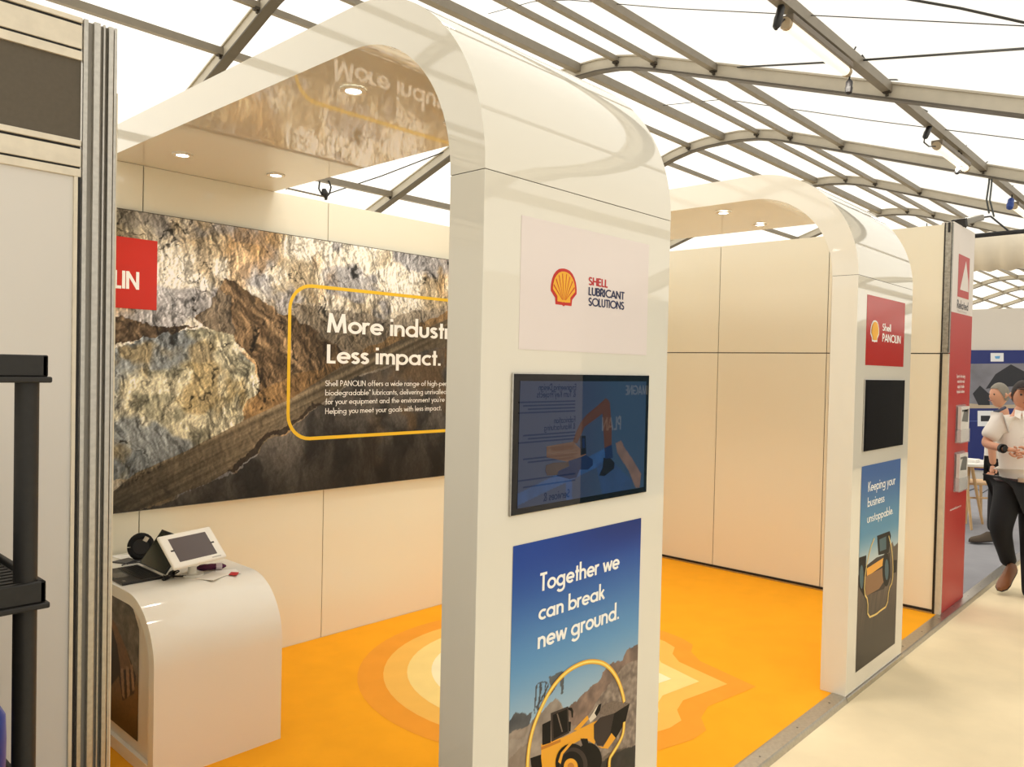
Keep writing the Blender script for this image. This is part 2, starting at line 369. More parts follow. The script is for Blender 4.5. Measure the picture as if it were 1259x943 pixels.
xa, xb = RX[0], RX[-1]
for i in range(len(RX) - 1):
    membrane('membrane_bay', [(RX[i], y, z) for y, z in mp], [(RX[i + 1] - .002, y, z) for y, z in mp], ce)
ribmeshes = {}
lo = prof; hi = offs(prof, RH); n_ = len(lo)
def ribmesh():
    b = B()
    for (a, c, hw) in ((lo, offs(prof, .02), .06), (offs(prof, .02), offs(prof, RH - .02), .042), (offs(prof, RH - .02), hi, .06)):
        vs = [(-hw, y, z) for y, z in a] + [(hw, y, z) for y, z in a] + [(-hw, y, z) for y, z in c] + [(hw, y, z) for y, z in c]
        fs = []
        for i in range(n_ - 1):
            fs += [(i, i + 1, n_ + i + 1, n_ + i), (2 * n_ + i, 3 * n_ + i, 3 * n_ + i + 1, 2 * n_ + i + 1), (i, 2 * n_ + i, 2 * n_ + i + 1, i + 1), (n_ + i, n_ + i + 1, 3 * n_ + i + 1, 3 * n_ + i)]
        fs += [(0, n_, 3 * n_, 2 * n_), (n_ - 1, 3 * n_ - 1, 4 * n_ - 1, 2 * n_ - 1)]
        b.add(vs, fs, 1 if a is lo else 0)
    return b.mesh('roof_beam', [tentalu, flangem])
rm = ribmesh()
for x in RX: 
    o = link('roof_beam', rm, None, ce); o.location = (x, 0, 0)
pm = {}
for yo, sz, lbl in ((0, .10, 0), (.64, .06, 0), (-.64, .06, 0), (1.22, .06, 0), (-1.22, .06, 0), (2.04, .075, 0), (-2.04, .075, 0), (3.98, .085, 0), (-3.98, .085, 0), (6.1, .07, 0), (-6.1, .07, 0), (8.2, .07, 0), (-8.2, .07, 0)):
    y = YR + yo; zz = np.interp(y, [p[0] for p in prof], [p[1] for p in prof]) + .115
    if sz not in pm: pm[sz] = B().box((.045, -sz / 2, -sz * .55), (3.955, sz / 2, sz * .55)).mesh('purlin', [purlm])
    for i in range(len(RX) - 1):
        o = link('purlin', pm[sz], None, ce); o.location = (RX[i], y, zz)
# brackets where the purlins meet the nearer beams
b = B()
for x in RX[3:10]:
    for yo in (.64, -.64, 1.22, -1.22, 2.04, -2.04, 3.98, -3.98):
        y = YR + yo; zz = np.interp(y, [p[0] for p in prof], [p[1] for p in prof]) + .06
        b.box((x - .10, y - .035, zz), (x - .045, y + .035, zz + .03)); b.box((x - .075, y - .012, zz - .03), (x - .05, y + .012, zz))
b.build('bracket', mat('dark_steel', (84, 78, 70), .5, .6), ce, kind='stuff')
# tent side walls and gables
for nm, y, z0 in (('wall_right', mp[0][0], mp[0][1]), ('wall_left', mp[-1][0], mp[-1][1])):
    o = B().add([(xa, y, -.03), (xb, y, -.03), (xb, y, z0), (xa, y, z0)], [(0, 1, 2, 3)]).build(nm, memb, None, fixn=False, kind='structure')
for nm, x in (('wall_gable_near', xa), ('wall_gable_far', xb)):
    pts = [(x, mp[0][0], -.03)] + [(x, y, z) for y, z in mp] + [(x, mp[-1][0], -.03)]
    B().add(pts, [tuple(range(len(pts)))]).build(nm, memb, None, fixn=False, kind='structure')

# ================================================================ DISPLAY ARCHES
def arch_profile(z_lo, part):
    ri = RO - T; outer = []; inner = []
    if part == 'leg': return [(YF, 0), (YF, ZS - .001), (YF + T, ZS - .001), (YF + T, 0)]
    for i in range(25):
        a = PI - PI / 2 * i / 24
        outer.append((YF + RO + RO * math.cos(a), H - RO + RO * math.sin(a))); inner.append((YF + RO + ri * math.cos(a), H - RO + ri * math.sin(a)))
    outer[0] = (YF, ZS + .001); inner[0] = (YF + T, ZS + .001)
    return outer + [(YB + .02, H), (YB + .02, HW + .001)] + inner[::-1]
dl_lens = None
def make_arch(x0, label):
    a = empty('display_arch', (x0 + W / 2, YF, 0), label, 'arch')
    B().prism(arch_profile(0, 'leg'), 'X', x0, x0 + W).build('leg_panel', gloss, a, bevel=.0015)
    b = B(); P = arch_profile(0, 'top'); n = len(P)
    b.prism(P, 'X', x0, x0 + W); o = b.build('curved_canopy', gloss, a, smooth=True)
    o.data.polygons[0].use_smooth = False; o.data.polygons[1].use_smooth = False
    B().box((x0 + .004, YF + .004, ZS - .002), (x0 + W - .004, YF + T - .004, ZS + .002)).build('joint', seamm, a)
    for dx in (.212, .712):
        for y in (2.385, 3.768):
            c = Vector((x0 + dx, y, HW))
            rg = B(); n = 24
            ro, ri = .047, .030
            vs = []; 
            for r_, z in ((ro, HW + .0005), (ro, HW - .004), (ri, HW - .006), (ri - .004, HW + .0002)):
                vs += [(c.x + r_ * math.cos(2 * PI * k / n), c.y + r_ * math.sin(2 * PI * k / n), z) for k in range(n)]
            fs = [(j * n + k, j * n + (k + 1) % n, (j + 1) * n + (k + 1) % n, (j + 1) * n + k) for j in range(3) for k in range(n)]
            rg.add(vs, fs); d = rg.build('downlight', whitep, a, smooth=True, fixn=True)
            B().tube([(c.x, c.y, HW + .0006), (c.x, c.y, HW - .0035)], .0255, 20).build('lens', lampm, d)
            ld = bpy.data.lights.new('downlight_lamp', 'SPOT'); ld.energy = 8; ld.spot_size = math.radians(115); ld.spot_blend = .9; ld.color = (1, .95, .88); ld.shadow_soft_size = .03
            lo_ = bpy.data.objects.new('downlight_lamp', ld); col.objects.link(lo_); pinv(lo_, a); lo_.location = (c.x, c.y, HW - .012)
    return a
arch1 = make_arch(A1, 'large white gloss arch in the foreground with a pale square logo panel on its leg')
arch2 = make_arch(A2, 'farther white gloss arch with a red square logo panel on its leg')

def emblem(cx, z0, hw, hh, y, parent, outline=lred, fill=lyel, rays=True, name='emblem'):
    half = [(0, 0), (.12, .03), (.62, .03), (.66, .2), (1, .37), (1.0, .47), (.98, .56), (.92, .68), (.8, .8), (.62, .9), (.42, .965), (.2, .99), (0, 1)]
    inn = [(0, .12), (.06, .105), (.5, .115), (.50, .25), (.86, .42), (.84, .55), (.74, .70), (.6, .79), (.42, .87), (.2, .91), (0, .92)]
    def full(h): return [(x, z) for x, z in h] + [(-x, z) for x, z in reversed(h[1:-1])]
    b = B(); fo = full(half); fi = full(inn)
    # triangle fans around a centre so that the concave outline stays clean
    def fan(pts, yy, mi):
        c = (cx, yy, z0 + .35 * hh); vs = [c] + [(cx + x * hw, yy, z0 + z * hh) for x, z in pts]; n = len(pts)
        b.add(vs, [(0, i + 1, (i + 1) % n + 1) for i in range(n)], mi)
    fan(fo, y, 0); fan(fi, y - .0008, 1)
    if rays:
        for t in (-63, -45, -28, -10, 10, 28, 45, 63):
            ex, ez = .9 * math.sin(math.radians(t)), .15 + .72 * math.cos(math.radians(t)) ** .8
            sx, sz = ex * .16, .17
            dx, dz = ex - sx, ez - sz; L = math.hypot(dx, dz); nx, nz = -dz / L * .022, dx / L * .022
            b.add([(cx + (sx - nx * .3) * hw, y - .0014, z0 + (sz - nz * .3) * hh), (cx + (sx + nx * .3) * hw, y - .0014, z0 + (sz + nz * .3) * hh), (cx + (ex + nx) * hw, y - .0014, z0 + (ez + nz) * hh), (cx + (ex - nx) * hw, y - .0014, z0 + (ez - nz) * hh)], [(0, 1, 2, 3)], 0)
    return b.build(name, [outline, fill], parent, fixn=False)

# logo sticker on the first arch
y = YF - .0012
p = B().box((1.625, y, 1.753), (2.268, YF - .0002, 2.127)).build('logo_panel', mat('pale_pink_white_vinyl', (234, 224, 222), .12, spec=.5), arch1)
yy = y - .0006
e0 = at('Y', yy, 677, 360); e1 = at('Y', yy, 709, 360); zt = at('Y', yy, 692.8, 330).z; zb = at('Y', yy, 692.8, 376.6).z
emblem((e0.x + e1.x) / 2, zb, (e1.x - e0.x) / 2, zt - zb, yy, p)
text_px('SHELL', mat('logo_text_red', (190, 40, 44), .4), p, (723.7, 350.4), (746.9, 353.6), (724, 340.5), yy, .18)
text_px('LUBRICANT', navy, p, (723.7, 362.8), (767.1, 368.7), (724, 352.8), yy, .18)
text_px('SOLUTIONS', navy, p, (723.5, 375.7), (766.9, 381), (724, 365.6), yy, .18)

# ---- poster 1 (wheel loader)
def sc(u, v): return (620 + u / 5.783, 780 + v / 5.783)
yp = YF - .0012
def P1(pts): return polyY(yp, [sc(*q) for q in pts])
def paint1(X, Z):
    t = (Z - .55) / .65
    base = mixc(C3(168, 192, 208), C3(96, 152, 202), sstep(.12, .5, t)); base = mixc(base, C3(22, 66, 156), sstep(.4, .98, t)); base = mixc(base, C3(14, 46, 124), sstep(.8, 1, t) * sstep(1.7, 2.2, X))
    n = fbm(X * 30, Z * 30, 4, 1); wx = X + (n - .5) * .02; wz = Z + (fbm(X * 30, Z * 30, 4, 2) - .5) * .02
    st = fbm(X * 8 - Z * 60, Z * 20 + X * 60, 4, 3)
    def lay(c, poly, a, b, k=1.):
        m = inside(P1(poly), wx, wz); d = mixc(C3(*a) + 0 * c, C3(*b), n * 1.6 - .3); return np.where(m[..., None], c * (1 - k) + d * k, c)
    c = base
    c = mixc(c, C3(196, 190, 184), sstep(.66, .52, Z) * .8)
    c = lay(c, [(1000, 60), (880, 95), (845, 170), (770, 200), (705, 270), (690, 320), (590, 400), (470, 490), (400, 620), (400, 900), (1000, 900)], (96, 70, 58), (158, 122, 100), .85)
    m = inside(P1([(1000, 150), (840, 230), (700, 420), (560, 640), (600, 980), (1000, 980)]), wx, wz)
    c = np.where(m[..., None], mixc(C3(112, 98, 90) + 0 * c, C3(168, 152, 138), st * 1.8 - .4), c)
    c = lay(c, [(25, 618), (80, 562), (205, 548), (150, 730), (25, 760)], (70, 72, 78), (98, 98, 100))
    c = lay(c, [(25, 720), (160, 650), (300, 520), (365, 465), (430, 515), (470, 620), (560, 700), (560, 1400), (25, 1400)], (128, 112, 100), (176, 158, 142), .9)
    c = lay(c, [(25, 900), (120, 800), (200, 760), (120, 1000), (25, 1100)], (120, 104, 92), (150, 134, 120), .8)
    c = lay(c, [(640, 920), (760, 840), (900, 800), (1000, 760), (1000, 1800), (0, 1800), (0, 1250), (500, 1150)], (74, 62, 54), (122, 106, 92))
    c = lay(c, [(690, 905), (800, 850), (935, 775), (1000, 760), (1000, 1000), (680, 960)], (26, 24, 26), (54, 48, 46))
    # conveyor and hopper in the haze
    c = lay(c, [(322, 292), (415, 264), (418, 430), (400, 440), (396, 330), (340, 400)], (74, 80, 88), (96, 100, 104))
    for q in ([(225, 372), (236, 372), (228, 560), (218, 560)], [(250, 345), (262, 345), (250, 540), (240, 540)], [(284, 345), (294, 345), (286, 500), (276, 500)], [(225, 372), (240, 340), (320, 342), (320, 350), (245, 350), (232, 378)], [(232, 520), (310, 350), (320, 352), (242, 525)], [(310, 430), (392, 320), (400, 330), (318, 440)]):
        c = lay(c, q, (62, 66, 74), (80, 84, 92))
    return c
x0p, x1p, z0p, z1p = 1.620, 2.262, .085, 1.199
po1 = picture('poster', x0p, x1p, z0p, z1p, .003, paint1, planeY(yp), matcol('printed_poster', .35), arch1, label='blue sky poster of a yellow wheel loader in a quarry')
text_px('Together we', white, po1, (663.5, 727.2), (760.7, 699.2), (664, 704.7), yp - .0008, .15)
text_px('can break', white, po1, (662.1, 761.9), (742.4, 737.4), (663, 741.0), yp - .0008, .15)
text_px('new ground.', white, po1, (661.1, 797.8), (760.7, 761.3), (662, 774.5), yp - .0008, .15)
def multiflat(name, layers, P, yv, mats, parent):       # layered flat shapes printed on one plane Y
    import bmesh
    b = B()
    for k, (mi, pts) in enumerate(layers):
        yy_ = yv - .00007 * (k + 1)
        b.add([(q[0], yy_, q[1]) for q in P(pts)], [tuple(range(len(pts)))], mi)
    o = b.build(name, mats, parent, fixn=False)
    bm = bmesh.new(); bm.from_mesh(o.data); bmesh.ops.triangulate(bm, faces=bm.faces, ngon_method='EAR_CLIP'); bm.to_mesh(o.data); bm.free(); return o
def circ(u, v, r, n=28, ry=None): ry = ry or r; return [(u + r * math.cos(2 * PI * i / n), v + ry * math.sin(2 * PI * i / n)) for i in range(n)]
ly = mat('loader_yellow_print', (244, 170, 24), .35); lyd = mat('loader_amber_print', (200, 122, 14), .35); dk = mat('near_black_print', (18, 15, 14), .45, spec=.15); dg = mat('dark_grey_print', (64, 54, 50), .45, spec=.15)
lg = mat('mid_grey_print', (128, 112, 100), .4, spec=.2, noise=.3, nscale=140); lw = mat('pale_print', (226, 214, 196), .4)
L_ = [(1, [(185, 880), (270, 850), (300, 1060), (200, 1010)]),
      (2, [(262, 780), (420, 730), (600, 640), (640, 620), (650, 690), (560, 740), (470, 790), (420, 870), (400, 1120), (290, 1140), (262, 880)]),
      (1, [(270, 640), (330, 610), (330, 770), (270, 788)]), (0, [(330, 560), (455, 510), (462, 700), (335, 765)]), (1, [(345, 572), (446, 530), (450, 690), (350, 742)]),
      (4, [(372, 565), (380, 562), (416, 690), (408, 694)]), (1, [(455, 520), (480, 520), (490, 545), (488, 592), (478, 590), (474, 545), (456, 535)]),
      (1, [(455, 620), (474, 620), (470, 690), (460, 690)]), (3, [(262, 800), (400, 745), (400, 765), (262, 822)]),
      (2, [(440, 720), (600, 640), (650, 615), (700, 600), (690, 650), (640, 780), (560, 735), (450, 745)]),
      (2, [(490, 680), (590, 575), (600, 600), (530, 680)]), (5, [(600, 600), (665, 500), (690, 500), (650, 590), (610, 625)]), (1, [(640, 560), (668, 500), (690, 490), (680, 540), (655, 582)]),
      (1, [(540, 740), (590, 740), (600, 790), (560, 800)]),
      (4, [(670, 560), (700, 500), (770, 472), (890, 488), (860, 560), (780, 600)]), (0, [(635, 640), (680, 590), (780, 560), (745, 730), (700, 790), (660, 790), (636, 740)]),
      (1, [(780, 560), (890, 490), (860, 620), (790, 740), (730, 810), (700, 800), (745, 730)]), (2, [(660, 790), (700, 800), (760, 700), (790, 735), (735, 812), (690, 808)]),
      (1, circ(600, 890, 92, ry=120)), (1, circ(480, 915, 118, ry=140)), (0, circ(490, 925, 100, ry=122)), (1, circ(478, 930, 82, ry=100)), (2, circ(470, 940, 50, ry=60)), (3, circ(470, 940, 24, ry=30)),
      (2, [(380, 905), (400, 840), (470, 760), (480, 775), (415, 850), (398, 920)])]
multiflat('printed_loader', L_, P1, yp, [dg, dk, ly, lyd, lg, lw], po1)
b = B()    # ring drawn as a glowing outline round the loader
ringpx = [(165, 1150), (160, 1000), (165, 850), (190, 700), (240, 560), (320, 400), (400, 300), (480, 235), (570, 195), (640, 190), (710, 205), (770, 260), (815, 340), (842, 430), (850, 480)]
ring2 = [(850, 620), (845, 700), (815, 770), (765, 850), (745, 880), (742, 960), (742, 1150), (600, 1190), (450, 1225), (300, 1200), (165, 1150)]
rw = [[(q[0], q[1]) for q in P1(r_)] for r_ in (ringpx, ring2)]
def smooth2(p, it=2):
    for _ in range(it):
        q = [p[0]]
        for i in range(len(p) - 1): a, c = p[i], p[i + 1]; q += [(a[0] * .75 + c[0] * .25, a[1] * .75 + c[1] * .25), (a[0] * .25 + c[0] * .75, a[1] * .25 + c[1] * .75)]
        p = q + [p[-1]]
    return p
for k, (wd_, mi) in enumerate(((.015, 0), (.006, 1))):
    for r_ in rw:
        r2 = smooth2(r_)
        vs, fs = stroke2d(r2, wd_); b.add([(v[0], yp - .0019 - .0001 * k, v[1]) for v in vs], fs, mi)
b.build('printed_ring', [mat('ring_amber', (240, 180, 44), .4), mat('ring_bright', (255, 232, 120), .4)], po1, fixn=False)
# ---- red sticker and poster 2 on the second arch
y = YF - .0012
p = B().box((4.383, y, 1.757), (5.027, YF - .0002, 2.136)).build('logo_panel', mat('red_vinyl', (186, 42, 34), .15), arch2, label='red square logo panel')
yy = y - .0006
e0 = at('Y', yy, 1070.3, 407); e1 = at('Y', yy, 1080.9, 407); zt = at('Y', yy, 1075.5, 393.6).z; zb = at('Y', yy, 1075.5, 421).z
emblem((e0.x + e1.x) / 2, zb, (e1.x - e0.x) / 2, zt - zb, yy, p, outline=white, fill=mat('logo_border_red', (170, 36, 30), .4), rays=False)
hwid = (e1.x - e0.x) / 2
emblem((e0.x + e1.x) / 2, zb + (zt - zb) * .09, hwid * .8, (zt - zb) * .84, yy - .0018, p, outline=lyel, fill=lyel, rays=False)
text_px('Shell', white, p, (1085, 406.4), (1095.3, 407.9), (1085, 397.6), yy, .15)
text_px('PANOLIN', white, p, (1084.8, 419.9), (1107, 422.6), (1084.8, 410), yy, .15)
def sd_(u, v): return (1045 + u / 3.371, 555 + v / 3.371)
def P2(pts): return polyY(yp, [sd_(*q) for q in pts])
def paint2(X, Z):
    t = (Z - .09) / 1.12; n = fbm(X * 30, Z * 30, 4, 2)
    c = mixc(C3(196, 206, 206), C3(70, 140, 180), sstep(.5, .68, t)); c = mixc(c, C3(40, 92, 160), sstep(.68, .98, t))
    g = inside([(4.3, .0), (5.1, .0), (5.1, .70 - .02), (4.9, .72), (4.6, .60), (4.3, .64)], X, Z + (n - .5) * .05)
    st = fbm((X - Z * .3) * 50, Z * 6, 4, 3)
    c = np.where(g[..., None], mixc(C3(52, 42, 36) + 0 * c, C3(104, 86, 70), st * 1.5 - .4 + (t - .2)), c)
    c = np.where(g[..., None], mixc(c, C3(44, 38, 34) + 0 * c, sstep(.35, .1, t)), c)
    return c
po2 = picture('poster', 4.378, 5.036, .093, 1.21, .006, paint2, planeY(yp), MATS['printed_poster'], arch2, label='blue sky poster of a compactor machine in a dark field')
text_px('Keeping your', white, po2, (1067.3, 604.8), (1100.4, 595.4), (1067.5, 592.6), yp - .0008, .12)
text_px('business', white, po2, (1066.7, 623), (1087.1, 617.7), (1067, 611.6), yp - .0008, .12)
text_px('unstoppable.', white, po2, (1066.1, 642.8), (1097.8, 632.3), (1066.3, 632), yp - .0008, .12)
teal = mat('teal_print', (38, 84, 98), .4); brn = mat('brown_print', (140, 96, 52), .4)
multiflat('printed_compactor', [(1, [(60, 480), (110, 440), (165, 420), (170, 520), (140, 570), (60, 600)]), (0, [(112, 350), (165, 330), (170, 350), (160, 420), (118, 430)]), (3, [(122, 365), (150, 352), (150, 405), (124, 415)]),
      (2, [(70, 485), (140, 440), (140, 470), (70, 520)]), (4, [(62, 520), (140, 480), (140, 540), (120, 570), (66, 600)]), (0, circ(150, 490, 16, 18, 70)), (3, circ(152, 490, 8, 14, 44)), (0, [(38, 440), (68, 430), (66, 470), (58, 600), (36, 560)]), (3, circ(48, 520, 8, 14, 50)), (0, [(180, 450), (194, 450), (192, 500), (178, 505)])],
      P2, yp, [dk, dg, ly, teal, brn], po2)
b = B(); r_ = smooth2([(q[0], q[1]) for q in P2([(100, 360), (84, 400), (62, 500), (58, 590), (74, 615), (72, 690), (108, 675), (124, 660), (154, 640), (160, 570), (176, 540), (178, 470), (172, 400), (160, 350)])], 1)
vs, fs = stroke2d(r_, .011); b.add([(v[0], yp - .0016, v[1]) for v in vs], fs); b.build('printed_outline', mat('pale_gold_print', (236, 206, 120), .4), po2, fixn=False)

# ================================================================ SCREENS
def tv(x0, x1, z0, z1, label, bez=(.030, .030, .030, .034)):
    t = empty('wall_screen', ((x0 + x1) / 2, YF, z0), label, 'television')
    B().box((x0, YF - .008, z0), (x1, YF - .0005, z1)).build('housing', alu, t, bevel=.003)
    B().box((x0 + .003, YF - .0095, z0 + .003), (x1 - .003, YF - .0082, z1 - .003)).build('bezel_glass', blackg, t)
    return t
t1 = tv(1.597, 2.279, 1.285, 1.687, 'wide television set into the front arch leg, showing an excavator on a blue pipe')
ys_ = YF - .0102
sx0, sx1, sz0, sz1 = 1.624, 2.258, 1.306, 1.664
scrm = bpy.data.materials.new('lit_screen'); scrm.use_nodes = True; b_ = scrm.node_tree.nodes['Principled BSDF']
b_.inputs['Base Color'].default_value = (.012, .014, .018, 1); b_.inputs['Roughness'].default_value = .01
a_ = scrm.node_tree.nodes.new('ShaderNodeAttribute'); a_.attribute_name = 'Col'
scrm.node_tree.links.new(a_.outputs['Color'], b_.inputs['Emission Color']); b_.inputs['Emission Strength'].default_value = .42
def se(u, v): return (620 + u / 4.963, 450 + v / 4.963)
def PT(pts): return polyY(ys_, [se(*q) for q in pts])
def paint_tv(X, Z):
    n = fbm(X * 40, Z * 40, 3, 4); c = np.zeros(X.shape + (3,)) + C3(42, 56, 84)
    c = mixc(c, C3(34, 66, 92), sstep(1.9, 2.1, X) * .8)
    def lay(poly, a, k=1.):
        nonlocal c
        m = inside(PT(poly), X, Z)[..., None]; c = np.where(m, c * (1 - k) + (C3(*a) * (.85 + .3 * n[..., None])) * k, c)
    lay([(40, 800), (300, 672), (430, 600), (560, 530), (620, 500), (640, 560), (560, 620), (400, 700), (250, 770), (45, 870)], (30, 78, 132), .8)
    lay([(560, 600), (640, 560), (780, 700), (760, 770), (600, 800)], (26, 60, 110), .6)
    lay([(375, 700), (412, 690), (416, 900), (380, 900)], (28, 74, 130), .8)
    lay([(680, 470), (712, 455), (735, 500), (790, 580), (835, 660), (825, 745), (800, 740), (760, 640), (690, 530)], (128, 92, 74), .9)
    return c
scr = picture('screen', sx0, sx1, sz0, sz1, .003, paint_tv, planeY(ys_), scrm, t1, label='lit screen picture')
em = lambda nm, c, s=.35: mat(nm, [k_ * .6 for k_ in c], .02, emit=s * 2, spec=.4)
for nm in (): pass
multiflat('excavator_picture', [(0, [(415, 470), (440, 400), (465, 345), (500, 300), (600, 215), (618, 195), (640, 212), (600, 290), (490, 372), (445, 470)]), (0, [(598, 215), (625, 200), (645, 225), (655, 380), (655, 480), (640, 520), (612, 520), (600, 300)]),
      (1, [(258, 490), (420, 462), (500, 540), (405, 588), (258, 557)]), (2, [(462, 425), (496, 425), (500, 535), (465, 545)]), (3, [(475, 440), (490, 440), (493, 500), (476, 500)]), (4, [(255, 605), (300, 590), (400, 585), (400, 640), (330, 665), (262, 668), (250, 640)]),
      (3, [(390, 580), (500, 545), (540, 570), (540, 605), (510, 632), (460, 632), (440, 680), (400, 690), (320, 670), (330, 640), (395, 610)]), (2, [(605, 560), (645, 560), (672, 590), (670, 625), (610, 672), (578, 668), (600, 620)]), (3, [(612, 500), (655, 480), (662, 560), (615, 565)])],
      PT, ys_, [em('screen_rust', (84, 50, 40)), em('screen_tan', (104, 78, 66)), em('screen_dark', (16, 18, 28)), em('screen_navy', (16, 36, 78)), em('screen_brown', (70, 58, 58))], t1)
t2 = tv(4.371, 5.042, 1.289, 1.681, 'black television set into the second arch leg, switched off')
B().box((4.395, YF - .0102, 1.31), (5.018, YF - .0098, 1.66)).build('screen', mat('off_screen', (5, 5, 6), .05, noise=0), t2)

# ================================================================ MURAL
ym = YB - .03
def sm(u, v): return (120 + u / 2.357, 240 + v / 2.357)
def PM(pts): return polyY(ym, [sm(*q) for q in pts])
def wc(X, Z): return X, Z
def paint_mural(X, Z):
    n1 = fbm(X * 5, Z * 5, 6, 0); n2 = fbm(X * 14 + 3, Z * 14, 5, 1); n3 = fbm(X * 50, Z * 50, 4, 2)
    wx = X + (n1 - .5) * .12 + (n2 - .5) * .035; wz = Z + (fbm(X * 5 + 50, Z * 5, 5, 3) - .5) * .12 + (n3 - .5) * .02
    # relief of the printed photograph: coarse crags, medium cleavage, fine grain
    ax_ = wx * .94 + wz * .34; bz_ = wz * .94 - wx * .34
    h1 = fbm(ax_ * 6, bz_ * 3.2, 7, 2, .62); h2 = ridge(ax_ * 20, bz_ * 7, 6, 5); h3 = fbm(X * 60 + Z * 20, Z * 30, 4, 1, .7)
    hgt = h1 * .75 + h2 * .17 + h3 * .06; gx, gz = np.gradient(hgt); sh = gx - gz * .35; sh = np.clip(sh / (np.std(sh) * 2.4), -1.1, 1.1)
    lines = np.abs(vnoise(ax_ * 11 + n2 * 1.6, bz_ * 3.4 + n1 * 2, 6) - .5) * 2
    crack = sstep(.10, .02, lines) * sstep(.50, .62, fbm(X * 6 + 4, Z * 5, 4, 7)) * sstep(.38, .55, n3)
    fine = sstep(.05, .01, np.abs(fbm(ax_ * 16, bz_ * 6, 4, 4, .6) - .5)) * .6
    up = mixc(C3(168, 152, 124) + 0 * X[..., None], C3(234, 226, 208), sstep(.32, .58, n1)); up = mixc(up, C3(138, 140, 152), sstep(.52, .62, fbm(X * 3.5 + 9, Z * 4.5, 4, 5)) * .75)
    up = mixc(up, C3(176, 122, 56), sstep(.52, .70, fbm(X * 5 + 30, Z * 3 + 7, 6, 6)) * .5); up = mixc(up, C3(104, 92, 62), sstep(1.95, 1.35, X) * sstep(2.05, 2.35, Z) * .75)
    lowr = mixc(C3(138, 136, 114) + 0 * X[..., None], C3(204, 198, 168), sstep(.34, .60, n2)); lowr = mixc(lowr, C3(112, 124, 138), sstep(.53, .63, fbm(X * 4 + 70, Z * 4, 4, 5)) * .8); lowr = mixc(lowr, C3(154, 128, 74), sstep(.56, .68, fbm(X * 5 + 12, Z * 4 + 3, 4, 6)) * .6)
    c = up
    def lay(c, poly, d, ww=(wx, wz), k=1.):
        m = inside(PM(poly), *ww)[..., None]; return np.where(m, c * (1 - k) + d * k, c)
    ex = 60
    # grey scree under the crag, right half
    scree = mixc(C3(120, 108, 92) + 0 * c, C3(176, 164, 146), n2 * 1.4 - .2)
    c = lay(c, [(560, 310), (700, 330), (850, 360), (1100, 300), (1900, 200), (1900, 900), (560, 900)], scree, k=.75)
    umber = mixc(C3(78, 60, 40) + 0 * c, C3(152, 122, 86), sstep(.3, .7, fbm((wx + wz) * 22, (wx - wz) * 4, 5, 1)))
    c = lay(c, [(370, 235), (420, 265), (520, 330), (640, 400), (720, 470), (640, 560), (540, 620), (430, 650), (470, 560), (430, 430), (330, 385), (285, 345)], umber)
    c = lay(c, [(560, 310), (700, 350), (900, 420), (760, 480), (640, 420)], mixc(C3(96, 82, 62) + 0 * c, C3(160, 144, 118), n2), k=.6)
    c = lay(c, [(345, 262), (290, 345), (330, 385), (400, 400), (390, 300)], mixc(C3(104, 92, 76) + 0 * c, C3(132, 116, 96), n2))
    c = lay(c, [(-500, 330), (25, 350), (60, 345), (210, 372), (300, 372), (200, 400), (60, 425), (20, 445), (-500, 470)], mixc(C3(52, 40, 30) + 0 * c, C3(120, 98, 72), n3 * 1.7 - .4))
    c = lay(c, [(-500, 460), (25, 448), (120, 415), (200, 392), (300, 383), (400, 395), (430, 470), (470, 570), (428, 645), (250, 745), (100, 810), (-500, 900)], lowr)
    # ochre bank beside the road
    c = lay(c, [(440, 590), (520, 560), (700, 480), (1010, 340), (1900, 120), (1900, 240), (1010, 420), (640, 560), (500, 640), (425, 650)], mixc(C3(120, 88, 50) + 0 * c, C3(176, 136, 82), n2 * 1.5 - .3), k=.85)
    lane = fbm((wx * .84 - Z * 1.0) * 1.2, (Z * 1.0 - X * .42) * 40, 4, 2)
    road = mixc(C3(88, 76, 58) + 0 * c, C3(158, 140, 110), lane * 1.8 - .45)
    c = lay(c, [(-500, 1300), (20, 880), (110, 805), (250, 745), (430, 650), (560, 590), (700, 500), (1010, 360), (1900, 160), (1900, 330), (1010, 440), (760, 520), (600, 640), (480, 740), (330, 830), (150, 900), (20, 960), (-400, 1500)], road, (X + (n2 - .5) * .02, Z + (n2 - .5) * .015))
    slate = mixc(C3(50, 50, 52) + 0 * c, C3(116, 110, 104), sstep(.3, .72, fbm(wx * 9, wz * 5, 5, 6))); slate = mixc(slate, C3(134, 100, 62), sstep(.55, .68, fbm(X * 3, Z * 3 + 20, 4, 1)) * sstep(2.9, 3.4, X) * .7)
    c = lay(c, [(1900, 330), (1010, 440), (760, 520), (600, 645), (480, 745), (330, 835), (150, 905), (20, 965), (-400, 1500), (1900, 1500)], slate)
    dirt = inside(PM([(600, 640), (480, 740), (380, 800), (400, 770), (500, 700), (620, 610), (660, 600)]), wx, wz)[..., None]; c = np.where(dirt, C3(44, 34, 26) + 30 * n3[..., None], c)
    # crisp relief everywhere but weaker on road and slate
    rock = 1.0 * (Z > .9)
    roadm = inside(PM([(-500, 1300), (20, 880), (430, 650), (700, 500), (1010, 360), (1900, 160), (1900, 1500), (-400, 1500)]), X, Z)
    k = np.where(roadm, .35, 1.0)[..., None]
    g_ = c.mean(-1, keepdims=True); c = c * .78 + g_ * C3(1.0, .985, .95) * .22; c = c * (1 + .36 * k * sh[..., None]); c = c * (1 - .72 * k * crack[..., None]) * (1 - .55 * k * fine[..., None]); c = c * (.80 + .42 * fbm(X * 90, Z * 70, 3, 3, .8)[..., None])
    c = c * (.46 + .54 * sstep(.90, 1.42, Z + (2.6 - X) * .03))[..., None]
    # the picture is darker where the text stands
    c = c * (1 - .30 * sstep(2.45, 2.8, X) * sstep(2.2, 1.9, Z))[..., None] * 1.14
    return c
